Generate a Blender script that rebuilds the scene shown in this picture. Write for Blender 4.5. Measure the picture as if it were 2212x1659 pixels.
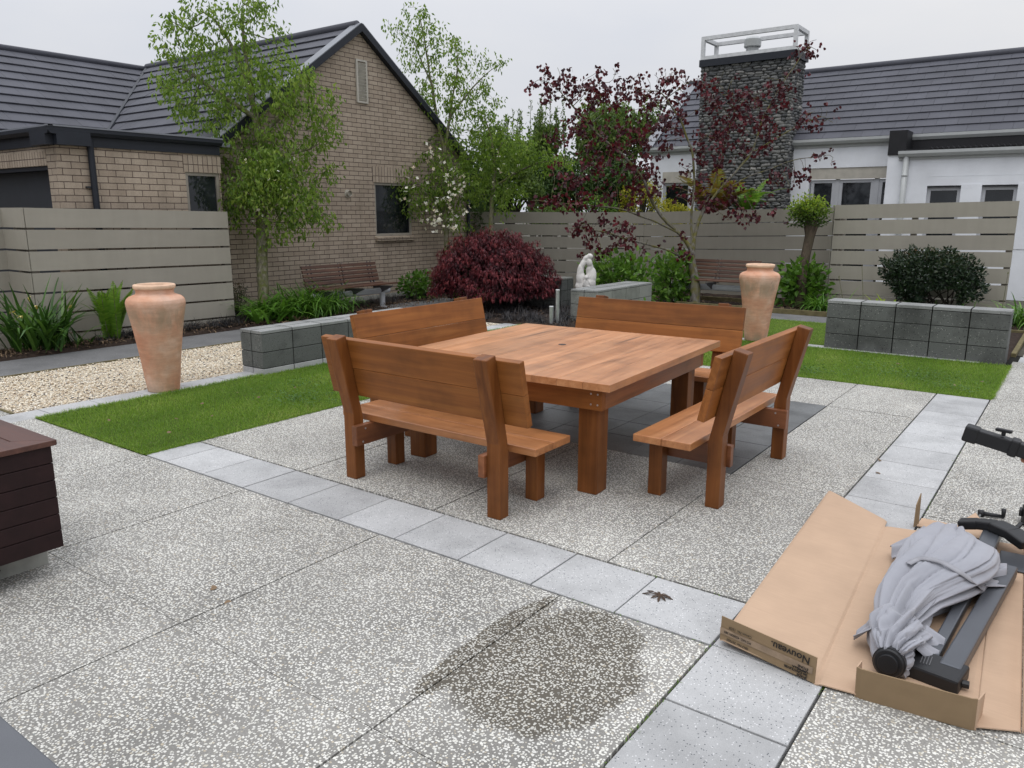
import bpy, math, random
import numpy as np
from mathutils import Vector, Matrix

for o in list(bpy.data.objects): bpy.data.objects.remove(o)
SC = bpy.context.scene
COL = SC.collection
RAD = math.radians

# ------------------------------------------------------------------ camera
YAW, PITCH, ROLL, FPX = 2.20321, -0.21585, 0.00134, 1687.4
CAM = np.array([1.044, -2.795, 1.711])
CF = np.array([math.cos(PITCH)*math.cos(YAW), math.cos(PITCH)*math.sin(YAW), math.sin(PITCH)])
_r = np.array([math.sin(YAW), -math.cos(YAW), 0.])
_u = np.cross(_r, CF)
CR = math.cos(ROLL)*_r + math.sin(ROLL)*_u
CU = -math.sin(ROLL)*_r + math.cos(ROLL)*_u
cd = bpy.data.cameras.new("camera"); cam = bpy.data.objects.new("camera", cd); COL.objects.link(cam)
cd.sensor_width = 36; cd.lens = FPX*36/2212; cd.clip_start = .05; cd.clip_end = 600
cam.matrix_world = Matrix(((CR[0], CU[0], -CF[0], CAM[0]), (CR[1], CU[1], -CF[1], CAM[1]), (CR[2], CU[2], -CF[2], CAM[2]), (0, 0, 0, 1)))
SC.camera = cam

# ------------------------------------------------------------------ world: bright overcast
SUN_EL, SUN_ROT = RAD(66), RAD(160)
W = bpy.data.worlds.new("World"); SC.world = W; W.use_nodes = True
nt = W.node_tree; N = nt.nodes; L = nt.links; N.clear()
wo = N.new('ShaderNodeOutputWorld'); bg = N.new('ShaderNodeBackground')
sky = N.new('ShaderNodeTexSky'); sky.sky_type = 'NISHITA'; sky.sun_disc = False
sky.sun_elevation = SUN_EL; sky.sun_rotation = SUN_ROT; sky.dust_density = 4
tc = N.new('ShaderNodeTexCoord'); sep = N.new('ShaderNodeSeparateXYZ'); L.new(tc.outputs['Generated'], sep.inputs[0])
# cloud deck: radiance rises from horizon to zenith as under a real overcast
pz = N.new('ShaderNodeMath'); pz.operation = 'POWER'; pz.use_clamp = True; pz.inputs[1].default_value = 2.0; cz = N.new('ShaderNodeMath'); cz.operation = 'MAXIMUM'; cz.inputs[1].default_value = 0.; L.new(sep.outputs[2], cz.inputs[0]); L.new(cz.outputs[0], pz.inputs[0])
mr = N.new('ShaderNodeMapRange'); mr.inputs[1].default_value = 0; mr.inputs[2].default_value = 1
mr.inputs[3].default_value = 6.9; mr.inputs[4].default_value = 22.; L.new(pz.outputs[0], mr.inputs[0])
ns = N.new('ShaderNodeTexNoise'); ns.inputs['Scale'].default_value = 1.6; ns.inputs['Detail'].default_value = 6
mp = N.new('ShaderNodeMapping'); mp.inputs['Scale'].default_value = (1, 1, 2.6); L.new(tc.outputs['Generated'], mp.inputs[0]); L.new(mp.outputs[0], ns.inputs[0])
cr = N.new('ShaderNodeValToRGB'); cr.color_ramp.elements[0].position = .3; cr.color_ramp.elements[0].color = (.80, .845, .95, 1)
cr.color_ramp.elements[1].position = .7; cr.color_ramp.elements[1].color = (1.0, 1.0, 1.02, 1); L.new(ns.outputs[0], cr.inputs[0])
vm = N.new('ShaderNodeVectorMath'); vm.operation = 'SCALE'; L.new(cr.outputs[0], vm.inputs[0]); L.new(mr.outputs[0], vm.inputs['Scale'])
mx = N.new('ShaderNodeMixRGB'); mx.inputs[0].default_value = .93; L.new(sky.outputs[0], mx.inputs[1]); L.new(vm.outputs[0], mx.inputs[2])
bg.inputs[1].default_value = .10; L.new(mx.outputs[0], bg.inputs[0]); L.new(bg.outputs[0], wo.inputs[0])

# ------------------------------------------------------------------ sun through cloud
sl = bpy.data.lights.new("sun", 'SUN'); sun = bpy.data.objects.new("sun", sl); COL.objects.link(sun)
sl.energy = .5; sl.angle = RAD(25); sl.color = (1, .97, .93)
az = RAD(-70)
sdir = Vector((math.cos(az)*math.cos(SUN_EL), math.sin(az)*math.cos(SUN_EL), math.sin(SUN_EL)))
sun.rotation_euler = sdir.to_track_quat('Z', 'Y').to_euler()

SC.view_settings.view_transform = 'Standard'; SC.view_settings.look = 'None'
SC.view_settings.exposure = 0.16; SC.view_settings.gamma = 1
try:
    SC.cycles.max_bounces = 8; SC.cycles.transparent_max_bounces = 8; SC.cycles.sample_clamp_indirect = 10
except Exception: pass

# ------------------------------------------------------------------ helpers
def ray(x, y): return CF + CR*(x-1106)/FPX - CU*(y-829.5)/FPX
def at(x, y, d): return CAM + ray(x, y)*d                       # d metres in front of the lens
def onx(x, y, X): r = ray(x, y); return CAM + r*(X-CAM[0])/r[0]
def ony(x, y, Y): r = ray(x, y); return CAM + r*(Y-CAM[1])/r[1]
def onz(x, y, Z=0.): r = ray(x, y); return CAM + r*(Z-CAM[2])/r[2]

rng = np.random.default_rng(7); random.seed(7)

def tag(o, label=None, cat=None, group=None, kind=None):
    if label: o['label'] = label
    if cat: o['category'] = cat
    if group: o['group'] = group
    if kind: o['kind'] = kind
    return o

def empty(name, loc, label, cat, group=None, rz=0.):
    o = bpy.data.objects.new(name, None); COL.objects.link(o); o.empty_display_size = .1
    o.location = loc; o.rotation_euler = (0, 0, rz)
    return tag(o, label, cat, group)

def mkobj(name, V, F, m, parent=None, rnd=None, smooth=False, bevel=0., org=None, seg=2):
    """V in world coordinates when org (the parent's location) is given, else local."""
    V = np.asarray(V, float)
    if org is not None: V = V - np.asarray(org, float)
    me = bpy.data.meshes.new(name); me.from_pydata(V.tolist(), [], F if isinstance(F, list) else F.tolist())
    if rnd is not None:
        a = me.attributes.new('rnd', 'FLOAT', 'POINT'); a.data.foreach_set('value', np.asarray(rnd, np.float32))
    if smooth: me.polygons.foreach_set('use_smooth', [True]*len(me.polygons))
    me.materials.append(m); me.update()
    o = bpy.data.objects.new(name, me); COL.objects.link(o)
    if parent is not None: o.parent = parent
    if bevel:
        b = o.modifiers.new('bevel', 'BEVEL'); b.width = bevel; b.segments = seg; b.limit_method = 'ANGLE'; b.angle_limit = RAD(40)
    return o

class MB:
    def __init__(s): s.v = []; s.f = []; s.r = []; s.n = 0
    def add(s, V, F, r=None):
        V = np.asarray(V, float); s.v.append(V)
        s.f += [tuple(int(i)+s.n for i in f) for f in F]
        s.r.append(np.full(len(V), random.random() if r is None else r)); s.n += len(V); return s
    def box(s, c, sz, R=None, r=None):
        x, y, z = [a/2 for a in sz]
        V = np.array([(-x, -y, -z), (x, -y, -z), (x, y, -z), (-x, y, -z), (-x, -y, z), (x, -y, z), (x, y, z), (-x, y, z)])
        if R is not None: V = V @ np.array(R).T
        return s.add(V+np.array(c), [(0, 3, 2, 1), (4, 5, 6, 7), (0, 1, 5, 4), (1, 2, 6, 5), (2, 3, 7, 6), (3, 0, 4, 7)], r)
    def bb(s, a, b, r=None):
        a = np.array(a, float); b = np.array(b, float); lo = np.minimum(a, b); hi = np.maximum(a, b)
        return s.box((lo+hi)/2, hi-lo, None, r)
    def ext(s, poly, ax, a, b, r=None):
        """extrude a 2-D polygon along axis ax ('x': poly is (y,z); 'y': (x,z); 'z': (x,y))"""
        n = len(poly)
        def P(p, t): return {'x': (t, p[0], p[1]), 'y': (p[0], t, p[1]), 'z': (p[0], p[1], t)}[ax]
        V = [P(p, a) for p in poly]+[P(p, b) for p in poly]
        F = [tuple(range(n))[::-1], tuple(range(n, 2*n))]+[(i, (i+1) % n, n+(i+1) % n, n+i) for i in range(n)]
        ar = sum(poly[i][0]*poly[(i+1) % n][1]-poly[(i+1) % n][0]*poly[i][1] for i in range(n))
        flip = (ar < 0) ^ (b < a) ^ (ax == 'y')
        if flip: F = [f[::-1] for f in F]
        return s.add(V, F, r)
    def quad(s, a, b, c, d, r=None): return s.add([a, b, c, d], [(0, 1, 2, 3)], r)
    def slab(s, P, t, r=None):
        """thin solid over polygon P (3-D points), thickness t downwards along its normal"""
        P = np.array(P, float); n = np.cross(P[1]-P[0], P[2]-P[0]); n /= np.linalg.norm(n); k = len(P)
        V = np.vstack([P, P-n*t])
        return s.add(V, [tuple(range(k)), tuple(range(2*k-1, k-1, -1))]+[(i, k+i, k+(i+1) % k, (i+1) % k) for i in range(k)], r)
    def tube(s, P, R, n=8, cap=True, r=None):
        P = np.array(P, float); R = np.broadcast_to(np.array(R, float), (len(P),))
        T = np.gradient(P, axis=0) if len(P) > 2 else np.array([P[1]-P[0]]*2)
        T /= np.linalg.norm(T, axis=1)[:, None]+1e-12
        ref = np.array([0, 0, 1.]) if abs(T[0][2]) < .9 else np.array([1., 0, 0])
        V = []; a = np.cross(T[0], ref); a /= np.linalg.norm(a)
        th = np.linspace(0, 2*np.pi, n, endpoint=False)
        for p, t, q in zip(P, T, R):
            a = a-t*(a@t); a /= np.linalg.norm(a)+1e-12; b = np.cross(t, a)
            V.append(p+q*(np.cos(th)[:, None]*a+np.sin(th)[:, None]*b))
        F = []
        for i in range(len(P)-1):
            for j in range(n): F.append((i*n+j, i*n+(j+1) % n, (i+1)*n+(j+1) % n, (i+1)*n+j))
        if cap: F.append(tuple(range(n))[::-1]); F.append(tuple((len(P)-1)*n+j for j in range(n)))
        return s.add(np.vstack(V), F, r)
    def lathe(s, prof, c=(0, 0, 0), n=40, r=None):
        th = np.linspace(0, 2*np.pi, n, endpoint=False); V = []; F = []
        for q, z in prof:
            for t in th: V.append((c[0]+q*math.cos(t), c[1]+q*math.sin(t), c[2]+z))
        for i in range(len(prof)-1):
            for j in range(n): F.append((i*n+j, i*n+(j+1) % n, (i+1)*n+(j+1) % n, (i+1)*n+j))
        F.append(tuple(range(n))[::-1]); F.append(tuple((len(prof)-1)*n+j for j in range(n)))
        return s.add(V, F, r)
    def build(s, name, m, parent=None, org=None, smooth=False, bevel=0., seg=2):
        return mkobj(name, np.vstack(s.v), s.f, m, parent, np.concatenate(s.r), smooth, bevel, org, seg)

def rotz(a): c, q = math.cos(a), math.sin(a); return np.array([[c, -q, 0], [q, c, 0], [0, 0, 1]])

# ------------------------------------------------------------------ materials
class NT:
    def __init__(s, name):
        s.m = bpy.data.materials.new(name); s.m.use_nodes = True; s.t = s.m.node_tree; s.t.nodes.clear()
        s.out = s.new('ShaderNodeOutputMaterial'); s.p = s.new('ShaderNodeBsdfPrincipled'); s.link(s.p.outputs[0], s.out.inputs[0])
    def new(s, k, **kw):
        n = s.t.nodes.new(k)
        for a, b in kw.items(): setattr(n, a, b)
        return n
    def link(s, a, b): s.t.links.new(a, b)
    def set(s, sock, v):
        if isinstance(v, (int, float)): sock.default_value = v
        elif isinstance(v, (tuple, list)): sock.default_value = tuple(v)+((1,) if len(v) == 3 and len(sock.default_value) == 4 else ())
        else: s.link(v, sock)
    def co(s, kind='Object', scale=(1, 1, 1), loc=(0, 0, 0), rot=(0, 0, 0)):
        t = s.new('ShaderNodeTexCoord'); m = s.new('ShaderNodeMapping'); s.link(t.outputs[kind], m.inputs[0])
        m.inputs['Scale'].default_value = scale; m.inputs['Location'].default_value = loc; m.inputs['Rotation'].default_value = rot; return m.outputs[0]
    def noise(s, vec, sc, det=3, rough=.55, dist=0.):
        n = s.new('ShaderNodeTexNoise'); s.link(vec, n.inputs['Vector']); n.inputs['Scale'].default_value = sc
        n.inputs['Detail'].default_value = det; n.inputs['Roughness'].default_value = rough; n.inputs['Distortion'].default_value = dist; return n.outputs[0]
    def vor(s, vec, sc, feat='F1', dim='3D', rnd=1.):
        n = s.new('ShaderNodeTexVoronoi', feature=feat, voronoi_dimensions=dim); s.link(vec, n.inputs['Vector'])
        n.inputs['Scale'].default_value = sc; n.inputs['Randomness'].default_value = rnd; return n
    def ramp(s, v, *st):
        n = s.new('ShaderNodeValToRGB'); e = n.color_ramp.elements
        while len(e) < len(st): e.new(.5)
        for k, (p, c) in zip(e, st):
            k.position = p; k.color = (c, c, c, 1) if isinstance(c, (int, float)) else tuple(c)+(1,)
        s.link(v, n.inputs[0]); return n.outputs[0]
    def mix(s, f, a, b, mode='MIX'):
        n = s.new('ShaderNodeMixRGB', blend_type=mode)
        for i, v in enumerate((f, a, b)): s.set(n.inputs[i], v)
        return n.outputs[0]
    def math(s, op, a, b=0., c=None):
        n = s.new('ShaderNodeMath', operation=op); s.set(n.inputs[0], a); s.set(n.inputs[1], b)
        if c is not None: s.set(n.inputs[2], c)
        return n.outputs[0]
    def attr(s, name='rnd'): return s.new('ShaderNodeAttribute', attribute_name=name).outputs['Fac']
    def bump(s, h, st=.3, dist=.01):
        n = s.new('ShaderNodeBump'); n.inputs['Strength'].default_value = st; n.inputs['Distance'].default_value = dist
        s.link(h, n.inputs['Height']); s.link(n.outputs[0], s.p.inputs['Normal']); return n
    def fin(s, col=None, rough=.6, spec=.5, metal=0.):
        if col is not None: s.set(s.p.inputs['Base Color'], col)
        s.set(s.p.inputs['Roughness'], rough); s.p.inputs['Specular IOR Level'].default_value = spec; s.p.inputs['Metallic'].default_value = metal
        return s.m

def plain(name, col, rough=.6, spec=.5, metal=0., var=.12, sc=6., bump=.0, bsc=200.):
    k = NT(name); v = k.co(); n = k.noise(v, sc, 4)
    c = k.mix(1., tuple(col), k.ramp(n, (.3, 1-var), (.7, 1+var)), 'MULTIPLY')
    if bump: k.bump(k.noise(v, bsc, 3), bump, .003)
    return k.fin(c, rough, spec, metal)

def wood(name, ax, dark, mid, light, rough=.42, sc=1., spec=.5):
    k = NT(name); s3 = [11*sc]*3; s3['xyz'.index(ax)] = .75*sc
    r = k.attr(); tcn = k.new('ShaderNodeTexCoord'); off = k.new('ShaderNodeCombineXYZ')
    k.set(off.inputs[0], k.math('MULTIPLY', r, 31.)); k.set(off.inputs[1], k.math('MULTIPLY', r, 17.)); k.set(off.inputs[2], k.math('MULTIPLY', r, 23.))
    ad = k.new('ShaderNodeVectorMath', operation='ADD'); k.link(tcn.outputs['Object'], ad.inputs[0]); k.link(off.outputs[0], ad.inputs[1])
    m = k.new('ShaderNodeMapping'); k.link(ad.outputs[0], m.inputs[0]); m.inputs['Scale'].default_value = s3
    m2 = k.new('ShaderNodeMapping'); k.link(ad.outputs[0], m2.inputs[0]); m2.inputs['Scale'].default_value = [a*(1 if i == 'xyz'.index(ax) else 7) for i, a in enumerate(s3)]
    g = k.noise(m.outputs[0], 1.3, 4, .55, .9); f = k.noise(m2.outputs[0], 1.5, 3, .6)
    blot = k.noise(ad.outputs[0], 3.2*sc, 3, .6)
    c = k.ramp(g, (.22, dark), (.5, mid), (.78, light))
    c = k.mix(.35, c, k.ramp(f, (.3, .75), (.7, 1.2)), 'MULTIPLY')
    c = k.mix(1., c, k.ramp(blot, (.28, .74), (.55, 1.06)), 'MULTIPLY')
    c = k.mix(1., c, k.ramp(r, (0, .86), (1, 1.14)), 'MULTIPLY')
    # knots
    kn = k.vor(m.outputs[0], .34, 'F1'); c = k.mix(k.ramp(kn.outputs['Distance'], (.03, .8), (.10, 0.)), c, tuple(a*.35 for a in dark))
    k.bump(f, .06, .001)
    return k.fin(c, k.ramp(g, (.3, rough-.05), (.7, rough+.07)), spec)

def leafmat(name, *cols, trans=.35, rough=.5, spec=.35):
    """cols spread evenly over the per-leaf random value"""
    k = NT(name); r = k.attr(); n = len(cols)
    c = k.ramp(r, *[(i/(n-1) if n > 1 else 0, cc) for i, cc in enumerate(cols)])
    k.fin(c, rough, spec)
    t = k.new('ShaderNodeBsdfTranslucent'); k.link(k.mix(1., c, (1.25, 1.3, .8), 'MULTIPLY'), t.inputs[0])
    x = k.new('ShaderNodeMixShader'); x.inputs[0].default_value = trans
    k.link(k.p.outputs[0], x.inputs[1]); k.link(t.outputs[0], x.inputs[2]); k.link(x.outputs[0], k.out.inputs[0])
    return k.m

def bark(name, a, b, c, sc=14., st=.8):
    k = NT(name); v = k.co(scale=(1, 1, .35)); n = k.noise(v, sc, 6, .65, .6); w = k.noise(k.co(), sc*.35, 3)
    col = k.mix(k.ramp(w, (.42, 0.), (.6, 1.)), k.ramp(n, (.3, a), (.7, b)), tuple(c))
    k.bump(n, st, .02); return k.fin(col, .9, .2)
# ---- paving: exposed aggregate
def aggregate():
    k = NT('exposed_aggregate'); v0 = k.co(); dn = k.new('ShaderNodeTexNoise'); k.link(v0, dn.inputs['Vector']); dn.inputs['Scale'].default_value = 30
    sub = k.new('ShaderNodeVectorMath', operation='SUBTRACT'); k.link(dn.outputs[1], sub.inputs[0]); sub.inputs[1].default_value = (.5, .5, .5)
    sc = k.new('ShaderNodeVectorMath', operation='SCALE'); k.link(sub.outputs[0], sc.inputs[0]); sc.inputs['Scale'].default_value = .005
    ad = k.new('ShaderNodeVectorMath', operation='ADD'); k.link(v0, ad.inputs[0]); k.link(sc.outputs[0], ad.inputs[1]); v = ad.outputs[0]
    big = k.noise(v0, 1.3, 4); mid = k.noise(v0, 5., 4)
    masks = []; cols = []
    for s, off, keep in ((60, 0, .22), (92, 3.7, .32)):
        mv = k.new('ShaderNodeMapping'); k.link(v, mv.inputs[0]); mv.inputs['Location'].default_value = (off, off*1.3, 0); mv.inputs['Scale'].default_value = (1, .78 if off else 1.2, 1)
        vo = k.vor(mv.outputs[0], s, 'F1', '2D'); sp = k.new('ShaderNodeSeparateColor'); k.link(vo.outputs['Color'], sp.inputs[0])
        rad = k.math('MULTIPLY_ADD', sp.outputs[1], .20, .17)
        keepv = k.math('GREATER_THAN', k.math('ADD', sp.outputs[0], k.math('MULTIPLY', k.math('SUBTRACT', mid, .5), .55)), keep)
        d = k.math('SUBTRACT', rad, vo.outputs['Distance']); m = k.ramp(k.math('MULTIPLY_ADD', d, 6., .5), (.38, 0.), (.62, 1.))
        masks.append(k.math('MULTIPLY', m, keepv))
        cols.append(k.ramp(sp.outputs[2], (0, (.24, .25, .24)), (.08, (.46, .40, .30)), (.16, (.56, .55, .49)), (.5, (.70, .69, .63)), (1, (.60, .59, .55))))
    mat1 = k.ramp(k.noise(v0, 160, 3), (.3, (.195, .188, .172)), (.7, (.30, .29, .268)))
    mat1 = k.mix(1., mat1, k.ramp(big, (.3, .74), (.7, 1.18)), 'MULTIPLY')
    # where water has stood on the slab: a damp patch beside the joint
    sx = k.new('ShaderNodeSeparateXYZ'); k.link(v0, sx.inputs[0]); nz = k.noise(v0, 3.2, 4)
    def ell(cx, cy, a, b, sh=0.):
        dx = k.math('DIVIDE', k.math('SUBTRACT', k.math('ADD', sx.outputs[0], k.math('MULTIPLY', sx.outputs[1], sh)), cx), a)
        dy = k.math('DIVIDE', k.math('SUBTRACT', sx.outputs[1], cy), b)
        return k.math('SQRT', k.math('ADD', k.math('MULTIPLY', dx, dx), k.math('MULTIPLY', dy, dy)))
    e = k.math('MINIMUM', ell(-.44, -.50, .33, .47), ell(-.735, -.52, .085, .52))
    e = k.math('ADD', e, k.math('MULTIPLY', k.math('SUBTRACT', nz, .5), .75))
    wet = k.ramp(e, (.90, 1.), (1.02, 0.))
    mat1 = k.mix(k.math('MULTIPLY', wet, .98), mat1, (.052, .041, .029))
    c = k.mix(masks[1], mat1, cols[1]); c = k.mix(masks[0], c, cols[0])
    c = k.mix(k.math('MULTIPLY', wet, .34), c, (.16, .15, .12))
    c = k.mix(1., c, k.ramp(k.noise(v0, .8, 6, .65), (.32, .80), (.62, 1.08)), 'MULTIPLY')
    h = k.math('MAXIMUM', masks[0], masks[1]); k.bump(h, .35, .004)
    return k.fin(c, k.math('MULTIPLY_ADD', wet, -.22, .78), .35)
M = {}
M['agg'] = aggregate()
def stone(name, c0, c1, speck, dark, sc=420, rough=.75, stain=.25, smin=.62):
    k = NT(name); v = k.co(); n = k.noise(v, sc, 2, .7); b = k.noise(v, 2.3, 5, .6); r = k.attr()
    c = k.ramp(n, (.25, c0), (.75, c1)); sp = k.vor(v, sc*.42, 'F1'); ss = k.new('ShaderNodeSeparateColor'); k.link(sp.outputs['Color'], ss.inputs[0])
    near = k.ramp(sp.outputs['Distance'], (.28, 1.), (.36, 0.))
    c = k.mix(k.math('MULTIPLY', near, k.math('GREATER_THAN', ss.outputs[0], .86)), c, dark)
    c = k.mix(k.math('MULTIPLY', near, k.math('LESS_THAN', ss.outputs[0], .12)), c, speck)
    c = k.mix(1., c, k.ramp(b, (.34, 1-stain), (.56, 1.06)), 'MULTIPLY')
    c = k.mix(1., c, k.ramp(k.noise(v, .9, 2), (.25, smin), (.45, 1.)), 'MULTIPLY') if smin < 1 else c
    c = k.mix(1., c, k.ramp(r, (0, .88), (1, 1.08)), 'MULTIPLY')
    k.bump(n, .25, .002); return k.fin(c, rough, .35)
M['paver'] = stone('light_granite_paver', (.325, .327, .325), (.465, .467, .464), (.66, .66, .66), (.09, .10, .11), 300, .7, .20, 1)
M['darktile'] = stone('charcoal_tile', (.095, .10, .10), (.155, .16, .16), (.24, .24, .24), (.06, .06, .06), 260, .45, .40, .8)
M['path'] = stone('asphalt_path', (.10, .10, .10), (.20, .20, .20), (.32, .32, .31), (.05, .05, .05), 220, .85, .18, .85)
M['block'] = stone('grey_block', (.07, .075, .072), (.155, .16, .15), (.26, .26, .24), (.03, .03, .03), 150, .9, .42, .7)
M['blockcap'] = stone('block_cap', (.20, .205, .20), (.30, .305, .295), (.4, .4, .4), (.08, .08, .08), 150, .85, .25, .8)
M['blockold'] = stone('weathered_block', (.17, .175, .16), (.27, .275, .25), (.33, .33, .3), (.06, .07, .05), 140, .9, .35, .7)
M['concrete'] = plain('concrete_footing', (.30, .30, .27), .9, .2, 0, .2, 8, .2, 90)
M['joint'] = plain('dark_joint_soil', (.014, .014, .012), .95, .1, 0, .4, 30)
M['soil'] = plain('bark_mulch_soil', (.032, .022, .017), .95, .15, 0, .5, 25, .8, 60)
M['ground'] = plain('bare_ground', (.09, .085, .07), .95, .1, 0, .3, 3)
def gravel():
    k = NT('cream_gravel'); v = k.co(scale=(1, 1.2, 1)); vo = k.vor(v, 46, 'F1', '3D'); s = k.new('ShaderNodeSeparateColor'); k.link(vo.outputs['Color'], s.inputs[0])
    c = k.ramp(s.outputs[0], (0, (.06, .065, .075)), (.07, (.07, .07, .08)), (.09, (.50, .38, .26)), (.3, (.70, .59, .43)), (.6, (.82, .74, .59)), (1, (.87, .83, .73)))
    c = k.mix(k.ramp(vo.outputs['Distance'], (.42, 0.), (.62, .75)), c, (.20, .15, .10))
    k.bump(k.math('SUBTRACT', 1., vo.outputs['Distance']), .9, .02); return k.fin(c, .8, .3)
M['gravel'] = gravel()
def lawnbase():
    k = NT('lawn_thatch'); v = k.co(); n = k.noise(v, 140, 3, .7); b = k.noise(v, 2.2, 4)
    c = k.ramp(n, (.3, (.05, .085, .012)), (.7, (.12, .185, .026))); c = k.mix(1., c, k.ramp(b, (.3, .8), (.7, 1.15)), 'MULTIPLY')
    k.bump(n, .8, .02); return k.fin(c, .9, .15)
M['lawn'] = lawnbase()
M['grass'] = leafmat('grass_blades', (.075, .155, .014), (.135, .245, .022), (.19, .31, .036), (.33, .37, .10), trans=.4, rough=.6)
# ---- timber
M['wx'] = wood('stained_pine_x_shaded', 'x', (.16, .053, .011), (.24, .084, .019), (.32, .124, .031), .45, 1., .28)  # upright boards: pine darkened, their shade put into the colour
M['wy'] = wood('stained_pine_y_lit', 'y', (.32, .128, .048), (.45, .200, .084), (.55, .272, .125), .33)  # tabletop: same pine lightened, sky light on it put into the colour
M['wz'] = wood('stained_pine_z_shaded', 'z', (.085, .026, .006), (.160, .053, .012), (.23, .085, .022), .45, 1., .28)  # posts and legs: same pine, darkest, with shade put into the colour
M['wend'] = wood('stained_pine_seat_lit', 'x', (.26, .098, .034), (.385, .160, .060), (.48, .222, .09), .33)  # seats: same pine lightened for light falling on the top faces
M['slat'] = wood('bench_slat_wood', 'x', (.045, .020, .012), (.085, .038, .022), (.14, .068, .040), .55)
M['deck'] = plain('maroon_stained_board', (.020, .008, .008), .6, .25, 0, .25, 9, .15, 300)
M['decktop'] = wood('maroon_lid_board', 'x', (.045, .016, .011), (.075, .029, .019), (.11, .045, .030), .45)
M['edging'] = plain('timber_edging', (.13, .11, .055), .85, .2, 0, .3, 12)
# ---- fence, walls, roofs
def boards(name, col):
    k = NT(name); v = k.co(scale=(1, 1, 3)); n = k.noise(v, 1.2, 5, .6); f = k.noise(k.co(scale=(2, 2, 6)), 8, 3); d = k.noise(k.co(scale=(5, 5, .7)), 1.5, 4)
    c = k.mix(1., tuple(col), k.ramp(n, (.3, .95), (.7, 1.04)), 'MULTIPLY'); c = k.mix(.3, c, k.ramp(d, (.35, .86), (.6, 1.03)), 'MULTIPLY')
    c = k.mix(1., c, k.ramp(k.attr(), (0, .97), (1, 1.03)), 'MULTIPLY'); k.bump(f, .08, .002); return k.fin(c, .62, .35)
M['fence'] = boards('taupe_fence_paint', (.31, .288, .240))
M['fence2'] = boards('taupe_fence_paint_shaded', (.275, .256, .213))  # darker copy of the same fence paint, shade put into the colour
M['fpost'] = plain('fence_post_shade', (.12, .105, .085), .8)
def bricks(name, axes, soldier=False, w=.233, h=.0863, zo=0.):
    k = NT(name); t = k.new('ShaderNodeTexCoord'); s = k.new('ShaderNodeSeparateXYZ'); k.link(t.outputs['Object'], s.inputs[0])
    cb = k.new('ShaderNodeCombineXYZ'); k.link(k.math('ADD', s.outputs[0], s.outputs[1]) if axes == 'sz' else s.outputs['xyz'.index(axes[0])], cb.inputs[0]); k.link(k.math('ADD', s.outputs['xyz'.index(axes[1])], zo), cb.inputs[1])
    dn = k.noise(t.outputs['Object'], 9., 2); wob = k.new('ShaderNodeVectorMath', operation='ADD'); k.link(cb.outputs[0], wob.inputs[0])
    cw = k.new('ShaderNodeCombineXYZ'); k.set(cw.inputs[0], k.math('MULTIPLY', k.math('SUBTRACT', dn, .5), .004)); k.set(cw.inputs[1], k.math('MULTIPLY', k.math('SUBTRACT', dn, .5), .005)); k.link(cw.outputs[0], wob.inputs[1])
    b = k.new('ShaderNodeTexBrick'); k.link(wob.outputs[0], b.inputs['Vector']); b.offset = .5 if not soldier else 0; b.squash = 1
    b.inputs['Scale'].default_value = 1; b.inputs['Brick Width'].default_value = w; b.inputs['Row Height'].default_value = h
    b.inputs['Mortar Size'].default_value = .0052; b.inputs['Mortar Smooth'].default_value = .25; b.inputs['Bias'].default_value = 0
    b.inputs['Color1'].default_value = (.33, .268, .205, 1); b.inputs['Color2'].default_value = (.40, .332, .258, 1); b.inputs['Mortar'].default_value = (.10, .072, .062, 1)
    n = k.noise(t.outputs['Object'], 55, 4); L_ = k.noise(t.outputs['Object'], .7, 3)
    c = k.mix(1., b.outputs['Color'], k.ramp(n, (.3, .88), (.7, 1.10)), 'MULTIPLY'); c = k.mix(1., c, k.ramp(L_, (.3, .90), (.7, 1.07)), 'MULTIPLY'); stk = k.noise(k.co(scale=(2.2, 2.2, .35)), 2., 5, .65); c = k.mix(1., c, k.ramp(stk, (.34, .86), (.55, 1.02)), 'MULTIPLY')
    k.bump(k.math('SUBTRACT', 1., b.outputs['Fac']), .9, .012); return k.fin(c, .85, .2)
M['brick_yz'] = bricks('taupe_brick_yz', 'yz', h=.0806, zo=.02); M['brick_wing'] = bricks('taupe_brick_wing', 'sz', w=.236, h=.0865, zo=.06)
M['brick_xz'] = bricks('taupe_brick_xz', 'xz', w=.236, h=.0865, zo=.06)
M['sold_y'] = bricks('soldier_brick_y', 'yz', True, .0806, .30, zo=-.01); M['sold_x'] = bricks('soldier_brick_x', 'xz', True, .0806, .30, zo=-.01)
def rooftile():
    k = NT('slate_roof_tile'); v = k.co(); n = k.noise(v, 1.1, 4); f = k.noise(v, 60, 3)
    c = k.mix(1., (.066, .068, .082), k.ramp(n, (.3, .86), (.7, 1.14)), 'MULTIPLY'); c = k.mix(1., c, k.ramp(k.attr(), (0, .92), (1, 1.08)), 'MULTIPLY')
    k.bump(f, .1, .003); return k.fin(c, .6, .25)
M['roof'] = rooftile()
M['navy'] = plain('dark_slate_trim', (.014, .017, .024), .5, .35, 0, .1)
M['flash'] = plain('grey_metal_flashing', (.17, .18, .20), .42, .6, 0, .1)
M['black'] = plain('black_trim', (.012, .012, .014), .5, .35)
M['garage'] = plain('garage_panel', (.030, .034, .041), .6, .35, 0, .06)
M['frame'] = plain('taupe_window_frame', (.27, .245, .205), .5, .5)
M['grayframe'] = plain('silver_window_frame', (.42, .43, .45), .4, .5, 0, .05)
def glass():
    k = NT('dark_window_glass'); n = k.noise(k.co(), 2.2, 3); return k.fin(k.ramp(n, (.35, (.006, .008, .010)), (.75, (.022, .026, .030))), .06, .55)
M['glass'] = glass()
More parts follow.
